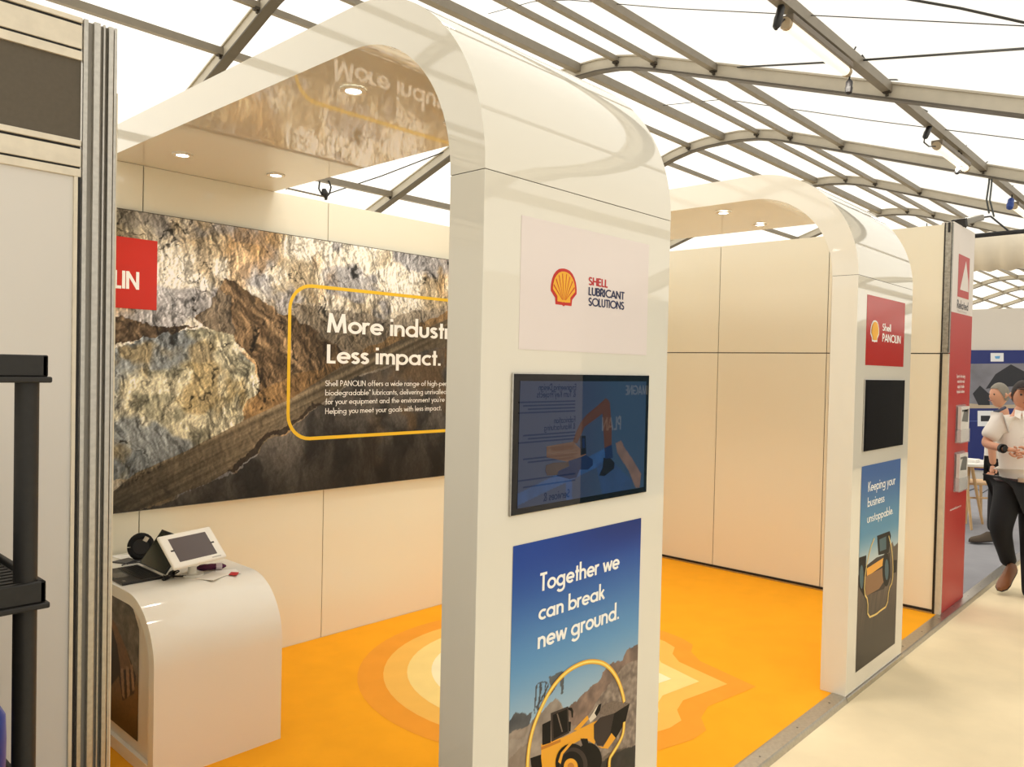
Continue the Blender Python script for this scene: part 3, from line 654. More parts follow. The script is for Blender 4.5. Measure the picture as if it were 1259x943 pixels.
mu = empty('mural_board', (2.9, YB, .9), 'wide wall mural of a quarry rock face with white headline in yellow rounded frame', 'mural')
MX0, MX1, MZ0, MZ1 = 1.0, 4.66, .927, 2.4525
B().box((MX0, YB - .0285, MZ0), (MX1, YB - .001, MZ1)).build('frame', mat('dark_frame', (66, 62, 56), .4, .5), mu)
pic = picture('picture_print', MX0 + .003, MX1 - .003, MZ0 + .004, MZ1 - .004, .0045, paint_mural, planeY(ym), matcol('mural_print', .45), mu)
B().box((MX0, YB - .031, MZ0 - .0015), (MX1, YB - .001, MZ0 - .0003)).build('bottom_rail', alu, mu)
yt = ym - .0012
rr = .15; X0, X1, Z0, Z1 = 2.497, 4.45, 1.247, 2.166
rp = [(X0 + rr, Z1)] + [(X1 - rr, Z1)] + [(X1 - rr + rr * math.sin(a), Z1 - rr + rr * math.cos(a)) for a in np.linspace(0, PI / 2, 9)] + [(X1 - rr + rr * math.cos(a), Z0 + rr - rr * math.sin(a)) for a in np.linspace(0, PI / 2, 9)] + [(X0 + rr - rr * math.sin(a), Z0 + rr - rr * math.cos(a)) for a in np.linspace(0, PI / 2, 9)] + [(X0 + rr - rr * math.cos(a), Z1 - rr + rr * math.sin(a)) for a in np.linspace(0, PI / 2, 9)]
clean = [rp[0]]
for q in rp[1:]:
    if math.dist(q, clean[-1]) > 1e-4: clean.append(q)
vs, fs = stroke2d(clean, .021); B().add([(v[0], yt, v[1]) for v in vs], fs).build('yellow_frame', yellow, mu, fixn=False, label='yellow rounded outline')
text_px('More industr', white, mu, (402.1, 408.4), (553, 417.3), (402.6, 384.3), yt, .15, full='More industry.')
text_px('Less impact.', white, mu, (402, 445.8), (541.3, 450.3), (402.4, 422.6), yt, .15)
for s_, l, r, tz, f_ in (('Shell PANOLIN offers a wide range of high-per', (399.8, 474.6), (549, 474.6), 467.4, 'Shell PANOLIN offers a wide range of high-performance'), ('biodegradable* lubricants, delivering unrivalled', (399.8, 486.2), (549, 484.6), 479, None),
                    ("for your equipment and the environment you're", (399.8, 497.4), (546.4, 494), 490.2, "for your equipment and the environment you're in."), ('Helping you meet your goals with less impact.', (399.8, 509), (542.6, 504.5), 501.8, None)):
    text_px(s_, white, mu, l, r, (l[0], tz), yt, .10, full=f_)
zr0, zr1 = 1.957, 2.312; xr1 = 1.7235; xr0 = xr1 - .62
rp_ = B().box((xr0, yt - .0005, zr0), (xr1, ym - .0004, zr1)).build('red_logo_block', red, mu, label='red logo block')
q0 = at('Y', yt - .002, 170.5, 356.3); q1 = at('Y', yt - .002, 170.5, 334.6); capz = q1.z - q0.z; full_w = textwidth('PANOLIN') * capz * 1.02
text_b('PANOLIN', (q0.x - full_w, yt - .0015, q0.z), (1, 0, 0), (0, 0, 1), capz, full_w, .17).build('lettering', white, rp_, fixn=False)
text_b('Shell', (q0.x - full_w, yt - .0015, q0.z + capz * 1.35), (1, 0, 0), (0, 0, 1), capz, None, .15).build('lettering', white, rp_, fixn=False)
emblem(q0.x - full_w - .085, q0.z - .01, .06, .13, yt - .0015, rp_)

# ================================================================ COUNTERS
CX0, CX1, CY, CZ, CR, CT = 1.325, 1.895, 3.143, .72, .27, .05
def counter():
    c = empty('curved_counter', ((CX0 + CX1) / 2, CY + .5, 0), 'white gloss counter with rounded front edge under the mural, laptop and tablet on top', 'counter', 'curved white counters')
    o_ = [(CY, 0)]; i_ = [(CY + CT, 0)]
    for k in range(17):
        a = PI - PI / 2 * k / 16
        o_.append((CY + CR + CR * math.cos(a), CZ - CR + CR * math.sin(a))); i_.append((CY + CR + (CR - CT) * math.cos(a), CZ - CR + (CR - CT) * math.sin(a)))
    yb = YB - .035
    poly = o_ + [(yb, CZ), (yb, CZ - CT)] + i_[::-1]
    s = B().prism(poly, 'X', CX0, CX1).build('curved_shell', cwhite, c, smooth=True)
    s.data.polygons[0].use_smooth = s.data.polygons[1].use_smooth = False
    ip = i_ + [(yb, CZ - CT), (yb, 0)]
    ip2 = [(y_ + (0.0005 if y_ < yb else 0), z_ - .0005 * (z_ > 0)) for y_, z_ in ip]
    sp = B().prism(ip2, 'X', CX0 + .022, CX1 - .022).build('side_panel', mat('counter_side', (222, 214, 200), .3), c)
    B().box((CX0 + .004, CY + CT + .002, .002), (CX0 + .0215, yb, .055)).build('plinth', cwhite, c)
    # printed side graphic
    xg = CX0 + .0205
    def gp(u, v): return at('X', xg, 120 + u / 4.225, 720 + v / 4.225)
    A_ = [gp(16, 28), gp(16, 630), gp(208, 782), gp(212, 170)]
    gy0 = YB - .15; gy1 = A_[2].y; gz1 = .665; gz0 = .10
    def pg(X, Z):
        n = fbm(X * 25, Z * 25, 5, 3); n2 = fbm(X * 90, Z * 90, 3, 1)
        c_ = mixc(C3(70, 66, 60) + 0 * X[..., None], C3(150, 140, 126), n * 1.2 - .2); c_ = mixc(c_, C3(112, 84, 56), sstep(.42, .3, Z)); c_ = mixc(c_, C3(58, 42, 30), sstep(.26, .1, Z) * .8)
        def P3(pts): return [(p_.y, p_.z) for p_ in (gp(*q) for q in pts)]
        for q, col_ in (([(22, 260), (40, 190), (62, 158), (90, 190), (150, 330), (200, 470), (190, 560), (130, 600), (110, 470), (70, 520), (20, 460)], (36, 26, 20)), ([(62, 160), (90, 190), (150, 330), (180, 430), (120, 440), (100, 300), (70, 200)], (120, 90, 66)),
                        ([(118, 430), (134, 430), (140, 590), (128, 570)], (150, 120, 96)), ([(146, 420), (162, 420), (168, 570), (154, 580)], (150, 120, 96)), ([(170, 410), (182, 410), (192, 540), (180, 550)], (150, 120, 96)), ([(6, 430), (46, 450), (46, 588), (6, 560)], (206, 198, 186))):
            m = inside(P3(q), X + (n - .5) * .004, Z + (n2 - .5) * .004)[..., None]; c_ = np.where(m, C3(*col_) * (.85 + .3 * n[..., None]), c_)
        m = inside([(gy0, gz0), (gy1, gz0), (gy1, gz1 - .09), (gy1 + .06, gz1 - .02), (gy1 + .13, gz1), (gy0, gz1)], X, Z)[..., None]
        return np.where(m, c_ * (.85 + .3 * n2[..., None]), C3(222, 214, 200))
    picture('side_graphic', min(gy0, gy1), max(gy0, gy1), gz0, gz1, .004, pg, lambda X, Z: np.stack([np.full_like(X, xg), X, Z], -1), MATS['printed_poster'], c, label='quarry picture of a digger bucket')
    return c
cn = counter()
cn2 = dup(cn, (5.2 - CX1, -.025, 0), 'white curved counter partly hidden behind the right side of the front arch leg')

# ---- things on the counter
ZT = CZ + .0005
lp = empty('laptop', (1.43, 3.62, ZT), 'black open laptop lying at the left on the curved counter', 'laptop')
B().box((1.343, 3.520, ZT), (1.520, 3.802, ZT + .012)).build('base', mat('laptop_black', (30, 29, 31), .35), lp, bevel=.003)
b = B()
for i in range(6):
    for j in range(13): x_ = 1.425 + i * .0145; y_ = 3.535 + j * .0197; b.box((x_, y_, ZT + .012), (x_ + .0125, y_ + .0175, ZT + .0142))
b.build('keys', mat('key_black', (16, 16, 18), .45), lp, kind='stuff')
B().box((1.352, 3.620, ZT + .0118), (1.412, 3.710, ZT + .0125)).build('touchpad', mat('touchpad_grey', (44, 43, 46), .25), lp)
B().box((1.357, 3.543, ZT + .0118), (1.367, 3.561, ZT + .0128)).build('badge', alu, lp)
tl = Vector((math.sin(math.radians(36)), 0, math.cos(math.radians(36)))); nn = Vector((tl.z, 0, -tl.x))
B().obox(Vector((1.528, 3.661, ZT + .016)) + tl * .09, nn, Vector((0, 1, 0)), tl, .004, .139, .09).build('lid', mat('laptop_lid', (24, 24, 26), .4), lp, bevel=.002)
B().obox(Vector((1.5232, 3.661, ZT + .016)) + tl * .09, nn, Vector((0, 1, 0)), tl, .0006, .130, .081).build('display', mat('laptop_display', (50, 52, 42), .15), lp)
# tablet on stand
tb = empty('tablet_stand', (1.632, 3.50, ZT), 'white tablet kiosk stand tilted back beside the laptop on the curved counter', 'tablet')
c0 = Vector((1.6303, 3.478, .8497)); th, ti, tw, th_, rl = .0333, .868, .2576, .188, .0678
Wv = Vector((math.cos(th), math.sin(th), 0)); nv = Vector((math.sin(th), -math.cos(th), 0)); Uv = Vector((0, 0, 1)) * math.cos(ti) - nv * math.sin(ti)
W2 = Wv * math.cos(rl) + Uv * math.sin(rl); U2 = -Wv * math.sin(rl) + Uv * math.cos(rl); N2 = W2.cross(U2)
B().obox(c0, W2, U2, N2, tw / 2, th_ / 2, .009).build('frame', whitep, tb, bevel=.008)
B().obox(c0 + N2 * .0093, W2, U2, N2, tw / 2 * .70, th_ / 2 * .70, .0006).build('screen', mat('tablet_screen', (88, 78, 78), .25), tb)
for sx_ in (-1, 1): B().obox(c0 + N2 * .0094 + W2 * sx_ * tw / 2 * .74, W2, U2, N2, .009, .004, .0007).build('clip', black, tb)
base = Vector((1.640, 3.495, ZT))
B().tube([base + Vector((0, 0, .0)), base + Vector((0, 0, .008))], .05, 28).build('foot', whitep, tb, smooth=True)
B().tube([base + Vector((0, 0, .008)), base + Vector((0, 0, .05)), c0 - N2 * .006], [.02, .018, .018], 20).build('neck', whitep, tb, smooth=True)
B().obox(c0 + N2 * .0094 - U2 * th_ / 2 * .86 + W2 * tw / 2 * .62, W2, U2, N2, .022, .0022, .0006).build('printed_mark', mat('soft_grey_print', (176, 172, 166), .5), tb)
# headset
hs = empty('headphones', (1.60, 3.93, ZT), 'black padded headphones with a pale ear pad standing behind the laptop', 'headphones')
hc = atd(180, 675, (at('Z', .78, 180, 675) - CAM).dot(F_)); hc = Vector((1.585, 3.93, .785))
fd = (CAM - hc).normalized(); sd2 = fd.cross(Vector((0, 0, 1))).normalized(); ud = sd2.cross(fd)
B().tube([hc + (sd2 * math.cos(a) * .043 + ud * math.sin(a) * .048) for a in np.linspace(0, 2 * PI, 25)], .019, 10, cap=False).build('padded_band', mat('black_foam', (12, 12, 13), .9), hs, smooth=True)
B().tube([hc - fd * .035, hc + fd * .0, hc + fd * .018], [.034, .04, .036], 20).build('ear_cup', mat('cup_black', (16, 16, 17), .6), hs, smooth=True)
e_ = hc - sd2 * .022 + ud * .034 + fd * .02
B().tube([e_ - ud * .010 + sd2 * .006, e_ + ud * .010 - sd2 * .006], [.0105, .0105], 12).build('pale_pad', mat('pale_pad', (196, 188, 172), .6), hs, smooth=True)
B().obox(Vector((hc.x + .03, hc.y - .01, ZT + .012)), Vector((1, 0, 0)), Vector((0, 1, 0)), Vector((0, 0, 1)), .02, .02, .0115).build('lower_cup', mat('cup_black', (16, 16, 17)), hs, bevel=.006)
def onc(px, py, z=ZT): return at('Z', z, px, py)
def slab(name, pxs, t_, m, label, cat, z=ZT, group=None):
    pts = [onc(*q, z) for q in pxs]; b = B(); b.prism([(q.x, q.y) for q in pts], 'Z', z, z + t_)
    return b.build(name, m, None, label=label, cat=cat, group=group)
slab('notebook', [(137, 692), (158, 687), (171, 690), (157, 694)], .006, mat('notebook_cover', (82, 82, 84), .5), 'thin dark notebook lying flat at the back of the counter behind the laptop', 'notebook')
slab('paper_sheet', [(137, 684), (160, 682), (173, 686.5), (150, 688)], .001, white, 'white paper sheet on the counter behind the dark notebook', 'paper')
ctx = slab('leaflet', [(240, 712), (262, 703), (282, 706), (262, 714)], .003, mat('leaflet_white', (236, 230, 220), .5), 'small white leaflet on the counter below the tablet', 'leaflet')
slab('paper_tag', [(262, 701), (290, 700), (296, 705), (276, 708)], .0012, mat('tag_white', (240, 236, 228), .5), 'white square paper tag under the red card', 'paper')
slab('red_card', [(284, 703.5), (294, 703.8), (291, 707.5), (281, 707)], .0015, mat('red_card', (190, 40, 46), .5), 'small red card at the right end of the counter', 'card', z=ZT + .0016)
pk = B(); a_0 = onc(241, 703); a_1 = onc(278, 700); d_ = (a_1 - a_0)
n_k = 9; rs_ = [.004, .014, .016, .015, .016, .015, .0155, .013, .004]
pk.tube([a_0 + d_ * (i / 8) + Vector((0, 0, .017)) for i in range(9)], rs_, 8)
pko = pk.build('snack_packet', mat('purple_foil', (84, 30, 66), .25, .5, noise=.4, nscale=60), None, smooth=True, label='shiny purple snack packet lying behind the tablet stand', cat='packet')
B().tube([a_0 + d_ * .66 + Vector((0, 0, .017)), a_0 + d_ * .86 + Vector((0, 0, .017))], [.0168, .0160], 8).build('silver_band', mat('silver_foil', (190, 178, 184), .3, .6), pko)
cb = B()
c_ = onc(206, 712)
for k in range(5):
    ph = k * 1.3; cb.tube([c_ + Vector((.028 * math.cos(a + ph) + .006 * k, .022 * math.sin(a * 1.3 + ph), .004 + .006 * k)) for a in np.linspace(0, 5.2, 20)], .0032, 6)
cb.tube([c_ + Vector((.02, 0, .01)), c_ + Vector((.05, -.01, .006)), c_ + Vector((.075, -.022, .006))], .004, 6)
cb.build('charging_cable', mat('cable_black', (14, 14, 18), .5), None, smooth=True, label='black coiled charging cable at the corner of the laptop', cat='cable')
cb = B(); c_ = onc(172, 692)
cb.tube([c_ + Vector((.05 * math.cos(a), .02 * math.sin(a), .004 + .001 * a)) for a in np.linspace(0, 6.6, 30)], .003, 6)
cb.tube([onc(150, 696) + Vector((0, 0, .0035)), onc(163, 692) + Vector((0, 0, .0085)), onc(175, 689) + Vector((0, 0, .0035)), onc(182, 687) + Vector((0, 0, .0035))], .003, 6)
cb.build('headset_cable', mat('cable_black', (14, 14, 18), .5), None, smooth=True, label='thin black looped cable lying in front of the headphones', cat='cable')

# ================================================================ NEIGHBOUR PANEL, LEFT FOREGROUND
YN = 2.52
wn = empty('wall_front_left', (.3, YN, 0), kind='structure')
npan = mat('neighbour_panel', (226, 222, 216), .35); ngrey = mat('grey_fabric_panel', (98, 90, 78), .8, noise=.06, nscale=90)
xl = -.6
B().box((xl, YN + .006, 0), (.832, YN + .012, 2.232)).build('panel', npan, wn)
B().box((xl, YN + .006, 2.335), (.830, YN + .012, 2.575)).build('panel', ngrey, wn, label='dark grey fascia panel')
railm = mat('cream_rail', (228, 218, 198), .35, .35, noise=.08, nscale=30)
for (za, zb, d_) in ((2.681, 2.697, .002), (2.606, 2.674, 0), (2.572, 2.599, .002), (2.322, 2.340, .002), (2.262, 2.315, 0), (2.232, 2.256, .002)):
    B().box((xl, YN - d_, za), (.831, YN + .02, zb)).build('rail', railm, wn, bevel=.002)
b = B()
for z in (2.6775, 2.6025, 2.3185, 2.259): b.box((xl, YN + .004, z - .0045), (.829, YN + .021, z + .0045))
b.box((.824, YN - .001, 0), (.8305, YN + .0055, 2.232)); b.build('rail_groove', mat('groove_black', (26, 24, 22), .6), wn)
B().box((.812, YN - .002, 0), (.822, YN + .0055, 2.232)).build('rail', railm, wn)
# octagonal aluminium system post with grooves
ap = empty('wall_post', (.878, YN + .02, 0), kind='structure')
px0, px1 = .833, .925; fins = [(.0, .013, -.004), (.024, .042, -.020), (.052, .058, -.012), (.064, .078, -.022), (.083, .092, -.010)]
for a, c, d_ in fins: B().box((px0 + a, YN - .002 + d_ * .8, 0), (px0 + c, YN + .055, 2.697 - abs(d_) * .3)).build('post_flange', alu, ap, bevel=.0015)
B().box((px0 + .001, YN - .0005, 0), (px1 - .001, YN + .06, 2.690)).build('post_core', mat('post_core', (150, 146, 138), .45, .25), ap)
# unseen panel added left of the frame to darken the neighbour's corner
ws = empty('added_shade_panel', (.0, 1.9, 0), kind='structure')
B().box((.15, .95, -.03), (.19, YN - .003, 1.35)).build('panel', mat('dark_side_panel', (70, 66, 62), .7), ws)

sh = empty('storage_shelf', (.3, 1.9, 0), 'black plastic shelving unit in front of the grey and white panel, far left', 'shelf')
sx_a, sx_b, sy_a, sy_b = .205, .521, 1.75, 2.15
for z in (1.65, 1.197, .745, .29):
    b = B(); b.box((sx_a, sy_a, z + .012), (sx_b, sy_a + .012, z + .055)); b.box((sx_a, sy_b - .012, z + .012), (sx_b, sy_b, z + .055)); b.box((sx_a, sy_a, z + .012), (sx_a + .012, sy_b, z + .055)); b.box((sx_b - .012, sy_a, z + .012), (sx_b, sy_b, z + .055))
    b.box((sx_a - .006, sy_a - .006, z), (sx_b + .006, sy_b + .006, z + .012)); b.box((sx_a + .012, sy_a + .012, z + .035), (sx_b - .012, sy_b - .012, z + .044))
    t_ = b.build('tray', shelfm, sh, bevel=.003)
    b = B()
    for k in range(14): y_ = sy_a + .03 + k * .026; b.box((sx_a + .02, y_, z + .0442), (sx_b - .02, y_ + .014, z + .0475))
    b.build('tray_slats', shelfm, t_, kind='stuff')
for (xx, yy_) in ((.4905, 1.776), (.235, 1.776), (.4905, 2.12), (.235, 2.12)):
    for (za, zb) in ((-.0, .29), (.345, .745), (.80, 1.197), (1.252, 1.65)):
        B().tube([(xx, yy_, za), (xx, yy_, zb)], .0215, 16).build('leg', shelfm, sh, smooth=True)
bt = Vector((at('Y', 1.86, 3, 862).x - .031, 1.86, .793))
b = B(); b.tube([bt + Vector((0, 0, h_)) for h_ in (0, .012, .12, .17, .20, .215, .235)], [.030, .036, .038, .036, .020, .014, .014], 18)
b.build('blue_bottle', mat('blue_plastic', (24, 66, 170), .35), None, smooth=True, label='small rounded blue plastic bottle on a lower tray of the black shelf', cat='bottle')

# ================================================================ RED TOWER BETWEEN THE STANDS
XT0, XT1 = XE + .0345, 6.83; YT = 1.537
tw_ = empty('banner_tower', ((XT0 + XT1) / 2, YT, 0), 'tall red and white banner panel at the right end of the stand', 'banner')
B().box((XT0, YT, .0045), (XT1, YT + .08, 2.17)).build('red_panel', tred, tw_)
B().box((XT0, YT, 2.1703), (XT1, YT + .08, 2.81)).build('white_panel', mat('tower_white', (226, 218, 212), .4), tw_)
yv = YT - .0008
def PW(pts): return polyY(yv, [(1160 + u / 7.25, 270 + v / 7.25) for u, v in pts])
X_a, X_b, Z_a, Z_b = 6.385, 6.70, 2.29, 2.60
b = B(); b.add([(X_a, yv, Z_a), (X_b, yv, Z_a), (X_b, yv, Z_b), (X_a, yv, Z_b)], [(0, 1, 2, 3)], 0)
b.add([(X_a + .06, yv - .0006, Z_a + .055), (X_b - .015, yv - .0006, Z_a + .055), (X_b - .03, yv - .0006, Z_a + .14), (X_b - .11, yv - .0006, Z_b - .03)], [(0, 1, 2, 3)], 1)
b.build('logo_mark', [tred, MATS['tower_white']], tw_, fixn=False)
text_b('Related', (6.385, yv, 2.205), (1, 0, 0), (0, 0, 1), .062, .31, .15).build('lettering', mat('tower_dark_text', (46, 42, 52), .4), tw_, fixn=False)
text_b('Fluid Power', (6.40, yv, 2.18), (1, 0, 0), (0, 0, 1), .018, .26, .11).build('lettering', mat('tower_pale_text', (190, 184, 178), .4), tw_, fixn=False)
for i, s_ in enumerate(('Experts in the design,', 'manufacture and', 'supply of mobile', 'hydraulic solutions')):
    wdt = textwidth(s_) * .019; text_b(s_, (6.56 - wdt / 2 * 1.3, yv, 1.70 - i * .038), (1, 0, 0), (0, 0, 1), .026, wdt * 1.3, .12).build('lettering', white, tw_, fixn=False)
text_b('www.relatedfluidpower.com', (6.37, yv, .725), (1, 0, 0), (0, 0, 1), .018, .31, .11).build('lettering', white, tw_, fixn=False)
def holder(zb, zt, lab, lab2):
    h = empty('brochure_holder', (6.575, YT, zb), lab, 'holder', 'brochure holders on the red tower')
    xa_, xb_ = 6.445, 6.70
    B().box((xa_, YT - .008, zb), (xb_, YT - .001, zt)).build('back_plate', mat('clear_acrylic', (226, 226, 228), .1, alpha=.28), h)
    b = B(); b.box((xa_, YT - .040, zb), (xb_, YT - .037, zb + .10)); b.box((xa_, YT - .037, zb), (xb_, YT - .008, zb + .005)); b.box((xa_, YT - .037, zb + .005), (xa_ + .004, YT - .008, zb + .10)); b.box((xb_ - .004, YT - .037, zb + .005), (xb_, YT - .008, zb + .10))
    b.build('pocket', MATS['clear_acrylic'], h)
    br = B().box((xa_ + .01, YT - .034, zb + .0055), (xb_ - .01, YT - .012, zt - .012)).build('brochure', mat('brochure_white', (222, 220, 216), .3), None, label=lab2, cat='brochure', group='brochures in the tower holders')
    b = B(); yy_ = YT - .0348
    b.add([(xa_ + .03, yy_, zb + .16), (xb_ - .05, yy_, zb + .15), (xb_ - .03, yy_, zb + .25), (xa_ + .09, yy_, zb + .24)], [(0, 1, 2, 3)]); b.add([(xa_ + .03, yy_, zt - .05), (xb_ - .07, yy_, zt - .05), (xb_ - .07, yy_, zt - .035), (xa_ + .03, yy_, zt - .035)], [(0, 1, 2, 3)])
    b.build('cover_print', mat('cover_grey', (96, 98, 96), .4), br, fixn=False)
holder(1.22, 1.50, 'clear acrylic brochure holder, upper one on the red tower', 'white brochure in the upper holder on the red tower')
holder(.86, 1.15, 'clear acrylic brochure holder, lower one on the red tower', 'white brochure in the lower holder on the red tower')
fl_ = empty('floodlight', (6.7, 1.58, 2.81), 'grey slim floodlight clamped to the top of the red and white banner tower', 'floodlight')
p0 = at('Y', 1.56, 1181, 274) + Vector((0, 0, 0)); p1 = at('Y', 1.50, 1203, 268)
B().beam(p0, p1, .09, .045).build('housing', mat('lamp_grey', (140, 136, 128), .4), fl_, bevel=.01)
B().beam(p0 + (p0 - p1).normalized() * .03, p0 + (p0 - p1).normalized() * .001, .1, .06).build('front_hood', black, fl_)
B().tube([((p0 + p1) / 2).to_tuple(), (6.66, 1.58, 2.812)], .009, 8).build('arm', black, fl_)

# ================================================================ NEXT STAND BEYOND
XBb = 14.6
wbk = empty('wall_backdrop', (XBb, 4, 0), kind='structure')
def pb(px, py): return at('X', XBb, px, py)
ztop = (pb(1192, 378).z + pb(1259, 381).z) / 2; zbl = pb(1220, 430.5).z
B().box((XBb + .03, -.5, 0), (XBb + .1, 6.5, ztop)).build('panel', mat('offwhite_backdrop', (206, 200, 192), .5), wbk)
bd = empty('graphic_board', (XBb, 3, 0), 'dark blue display board with a quarry machine picture on the backdrop behind the two men', 'board')
B().box((XBb, .6, .2), (XBb + .028, 5.2, zbl)).build('blue_panel', mat('blue_board', (24, 40, 108), .35), bd)
def quadX(name, pts, m, parent, off): return B().add([(XBb - off, p_.y, p_.z) for p_ in (pb(*q) for q in pts)], [tuple(range(len(pts)))]).build(name, m, parent, fixn=False)
yL = 5.0
pbm = quadX('printed_scene', [(1120, 448), (1330, 446), (1330, 502), (1120, 502)], mat('quarry_print_grey', (122, 122, 132), .4, noise=.3, nscale=3), bd, .002)
def qX(pts, m, off): return quadX('printed_machine', pts, m, bd, off)
qX([(1212, 478), (1224, 460), (1243, 448), (1262, 458), (1262, 474), (1230, 476)], mat('machine_print_dark', (34, 36, 44), .4), .004)
qX([(1196, 484), (1205, 474), (1216, 484), (1217, 498), (1203, 498)], MATS['machine_print_dark'], .005)
qX([(1120, 490), (1216, 498), (1330, 496), (1330, 502), (1120, 502)], mat('sand_print', (176, 160, 140), .4), .003)
qX([(1218, 434), (1234, 434), (1234, 444.5), (1218, 444.5)], mat('panel_print_white', (222, 224, 228), .4), .004)
qX([(1223, 438), (1230, 437.5), (1229, 441), (1224, 441)], mat('sky_blue_print', (96, 160, 210), .4), .006)
qX([(1202, 505), (1232, 505), (1232, 524), (1202, 524)], MATS['panel_print_white'], .004)
qX([(1206, 511), (1226, 511), (1226, 518), (1206, 518)], MATS['machine_print_dark'], .006)
qX([(1120, 518), (1330, 516.6), (1330, 517.2), (1120, 518.6)], mat('line_print', (90, 110, 170), .4), .003)
# table
tpx = at('Z', .74, 1203, 571)
tbl = empty('round_table', (tpx.x + .25, tpx.y + .25, 0), 'white topped table with pale wooden legs behind the red tower', 'table')
tc = Vector((tpx.x + .25, tpx.y + .30, 0))
B().tube([tc + Vector((0, 0, .715)), tc + Vector((0, 0, .74))], .42, 40).build('tabletop', mat('table_white', (236, 232, 226), .3), tbl, smooth=True)
for a in (45, 135, 225, 315):
    d_ = Vector((math.cos(math.radians(a)), math.sin(math.radians(a)), 0)); B().tube([tc + d_ * .36, tc + d_ * .20 + Vector((0, 0, .7145))], [.014, .02], 10).build('leg', wood, tbl, smooth=True)
B().box((tc.x - .12, tc.y - .25, .7405), (tc.x + .05, tc.y - .1, .775)).build('white_box', mat('box_white', (238, 236, 230), .5), None, label='white box lying on the table behind the red tower', cat='box')
# wooden stool-chair at the table
def cp(px, py, z): return at('Z', z, px, py)
ch = empty('wooden_chair', (10.5, 2.35, 0), 'pale birch chair with curved back rail in front of the white table', 'chair')
cc = cp(1202, 640, 0); 
dx_ = R_.copy(); dx_.z = 0; dx_.normalize(); dy_ = Vector((F_.x, F_.y, 0)).normalized()
cc = cc - dx_ * .05
def cl(a, c_2, z): return cc + dx_ * a + dy_ * c_2 + Vector((0, 0, z))
for a, c_2 in ((-.2, -.2), (.2, -.2), (-.2, .2), (.2, .2)):
    B().tube([cl(a * 1.1, c_2 * 1.1, 0), cl(a * .9, c_2 * .9, .45 if c_2 > 0 else .66)], [.014, .018], 10).build('leg', wood, ch, smooth=True)
B().obox(cl(0, 0, .462), dx_, dy_, Vector((0, 0, 1)), .21, .20, .012).build('seat', wood, ch, bevel=.01)
B().tube([cl(-.2, .1, .66)] + [cl(.22 * math.sin(a), -.2 * math.cos(a) + .0, .665) for a in np.linspace(-1.3, 1.3, 13)] + [cl(.2, .1, .66)], .018, 10).build('back_rail', wood, ch, smooth=True)
B().tube([cl(-.18, -.19, .3), cl(.18, -.19, .3)], .011, 8).build('stretcher', wood, ch, smooth=True)
# low white plinth unit seen under the table
b = B(); 
lc = cp(1200, 612, 0) + Vector((1.2, .9, 0))
cb = B(); cb.tube([cp(1192, 603, .005), cp(1200, 600, .005), cp(1208, 606, .005), cp(1216, 601, .005)], .006, 6); cb.build('floor_cable', mat('cable_black', (14, 14, 18)), None, smooth=True, label='black cable lying on the grey carpet under the chair', cat='cable')

# ================================================================ TENT FITTINGS
def purl(yo, dz=0): y = YR + yo; return np.interp(y, [p[0] for p in prof], [p[1] for p in prof]) + .115 + dz
chainm = mat('chain_steel', (120, 112, 100), .5, .7)
def batten(x0, x1, lab, lab2=None):
    y = 2.70; z = 4.435 if x0 < 9 else 4.40
    t = empty('strip_light', ((x0 + x1) / 2, y, z), lab, 'strip light', 'strip lights hung below the roof purlin')
    B().box((x0, y - .062, z + .018), (x1, y + .062, z + .07)).build('fitting', mat('lamp_body', (110, 100, 86), .5), t, bevel=.006)
    B().tube([(x0 + .01, y, z), (x0 + .06, y, z - .004), (x1 - .06, y, z - .004), (x1 - .01, y, z)], [.04, .046, .046, .04], 14).build('diffuser', tubem, t, smooth=True)
    for xx in (x0, x1): B().tube([(xx - .025, y, z), (xx + .025, y, z)], .047, 14).build('end_cap', mat('cap_beige', (170, 152, 124), .5), t, smooth=True)
    ld = bpy.data.lights.new('tube_lamp', 'AREA'); ld.shape = 'RECTANGLE'; ld.size = x1 - x0; ld.size_y = .09; ld.energy = 30; ld.color = (1, .93, .82)
    lo_ = bpy.data.objects.new('tube_lamp', ld); col.objects.link(lo_); pinv(lo_, t); lo_.location = ((x0 + x1) / 2, y, z - .055)
    zt = purl(-3.98)
    for xx in (x0 + .3, x1 - .25):
        b = B()
        for s_ in (-.05, .05):
            for k in range(10):
                a = Vector((xx, y, z + .05)).lerp(Vector((xx + s_, y, zt - .04)), k / 10); c_3 = Vector((xx, y, z + .05)).lerp(Vector((xx + s_, y, zt - .04)), (k + .8) / 10); b.tube([a, c_3], .005 if k % 2 else .0035, 5)
        b.build('chain', chainm, t)
batten(5.96, 7.24, 'nearest strip light hanging on chains under the roof, top right of the picture')
batten(10.1, 11.42, 'second strip light hanging on chains, beyond the nearest roof beam')
batten(1.82, 3.10, 'unseen strip light added above the front arch to brighten the stand')  # out of view, added for extra light on stand and floor
batten(14.36, 15.6, 'third and farthest strip light at the right edge, half out of the picture')
def cableobj(name, pts, r_, m, label, cat, n=6):
    return B().tube(pts, r_, n).build(name, m, None, smooth=True, label=label, cat=cat)
cbm = mat('cable_black', (14, 14, 18))
def plugcable(pxs, X_, lab, nm='hanging_cable', m=cbm):
    return cableobj(nm, [at('X', X_, *q) if isinstance(X_, float) and X_ > 0 else q for q in pxs], .007, m, lab, 'cable')
def onY(pxs, y=2.70): return [at('Y', y, *q) for q in pxs]
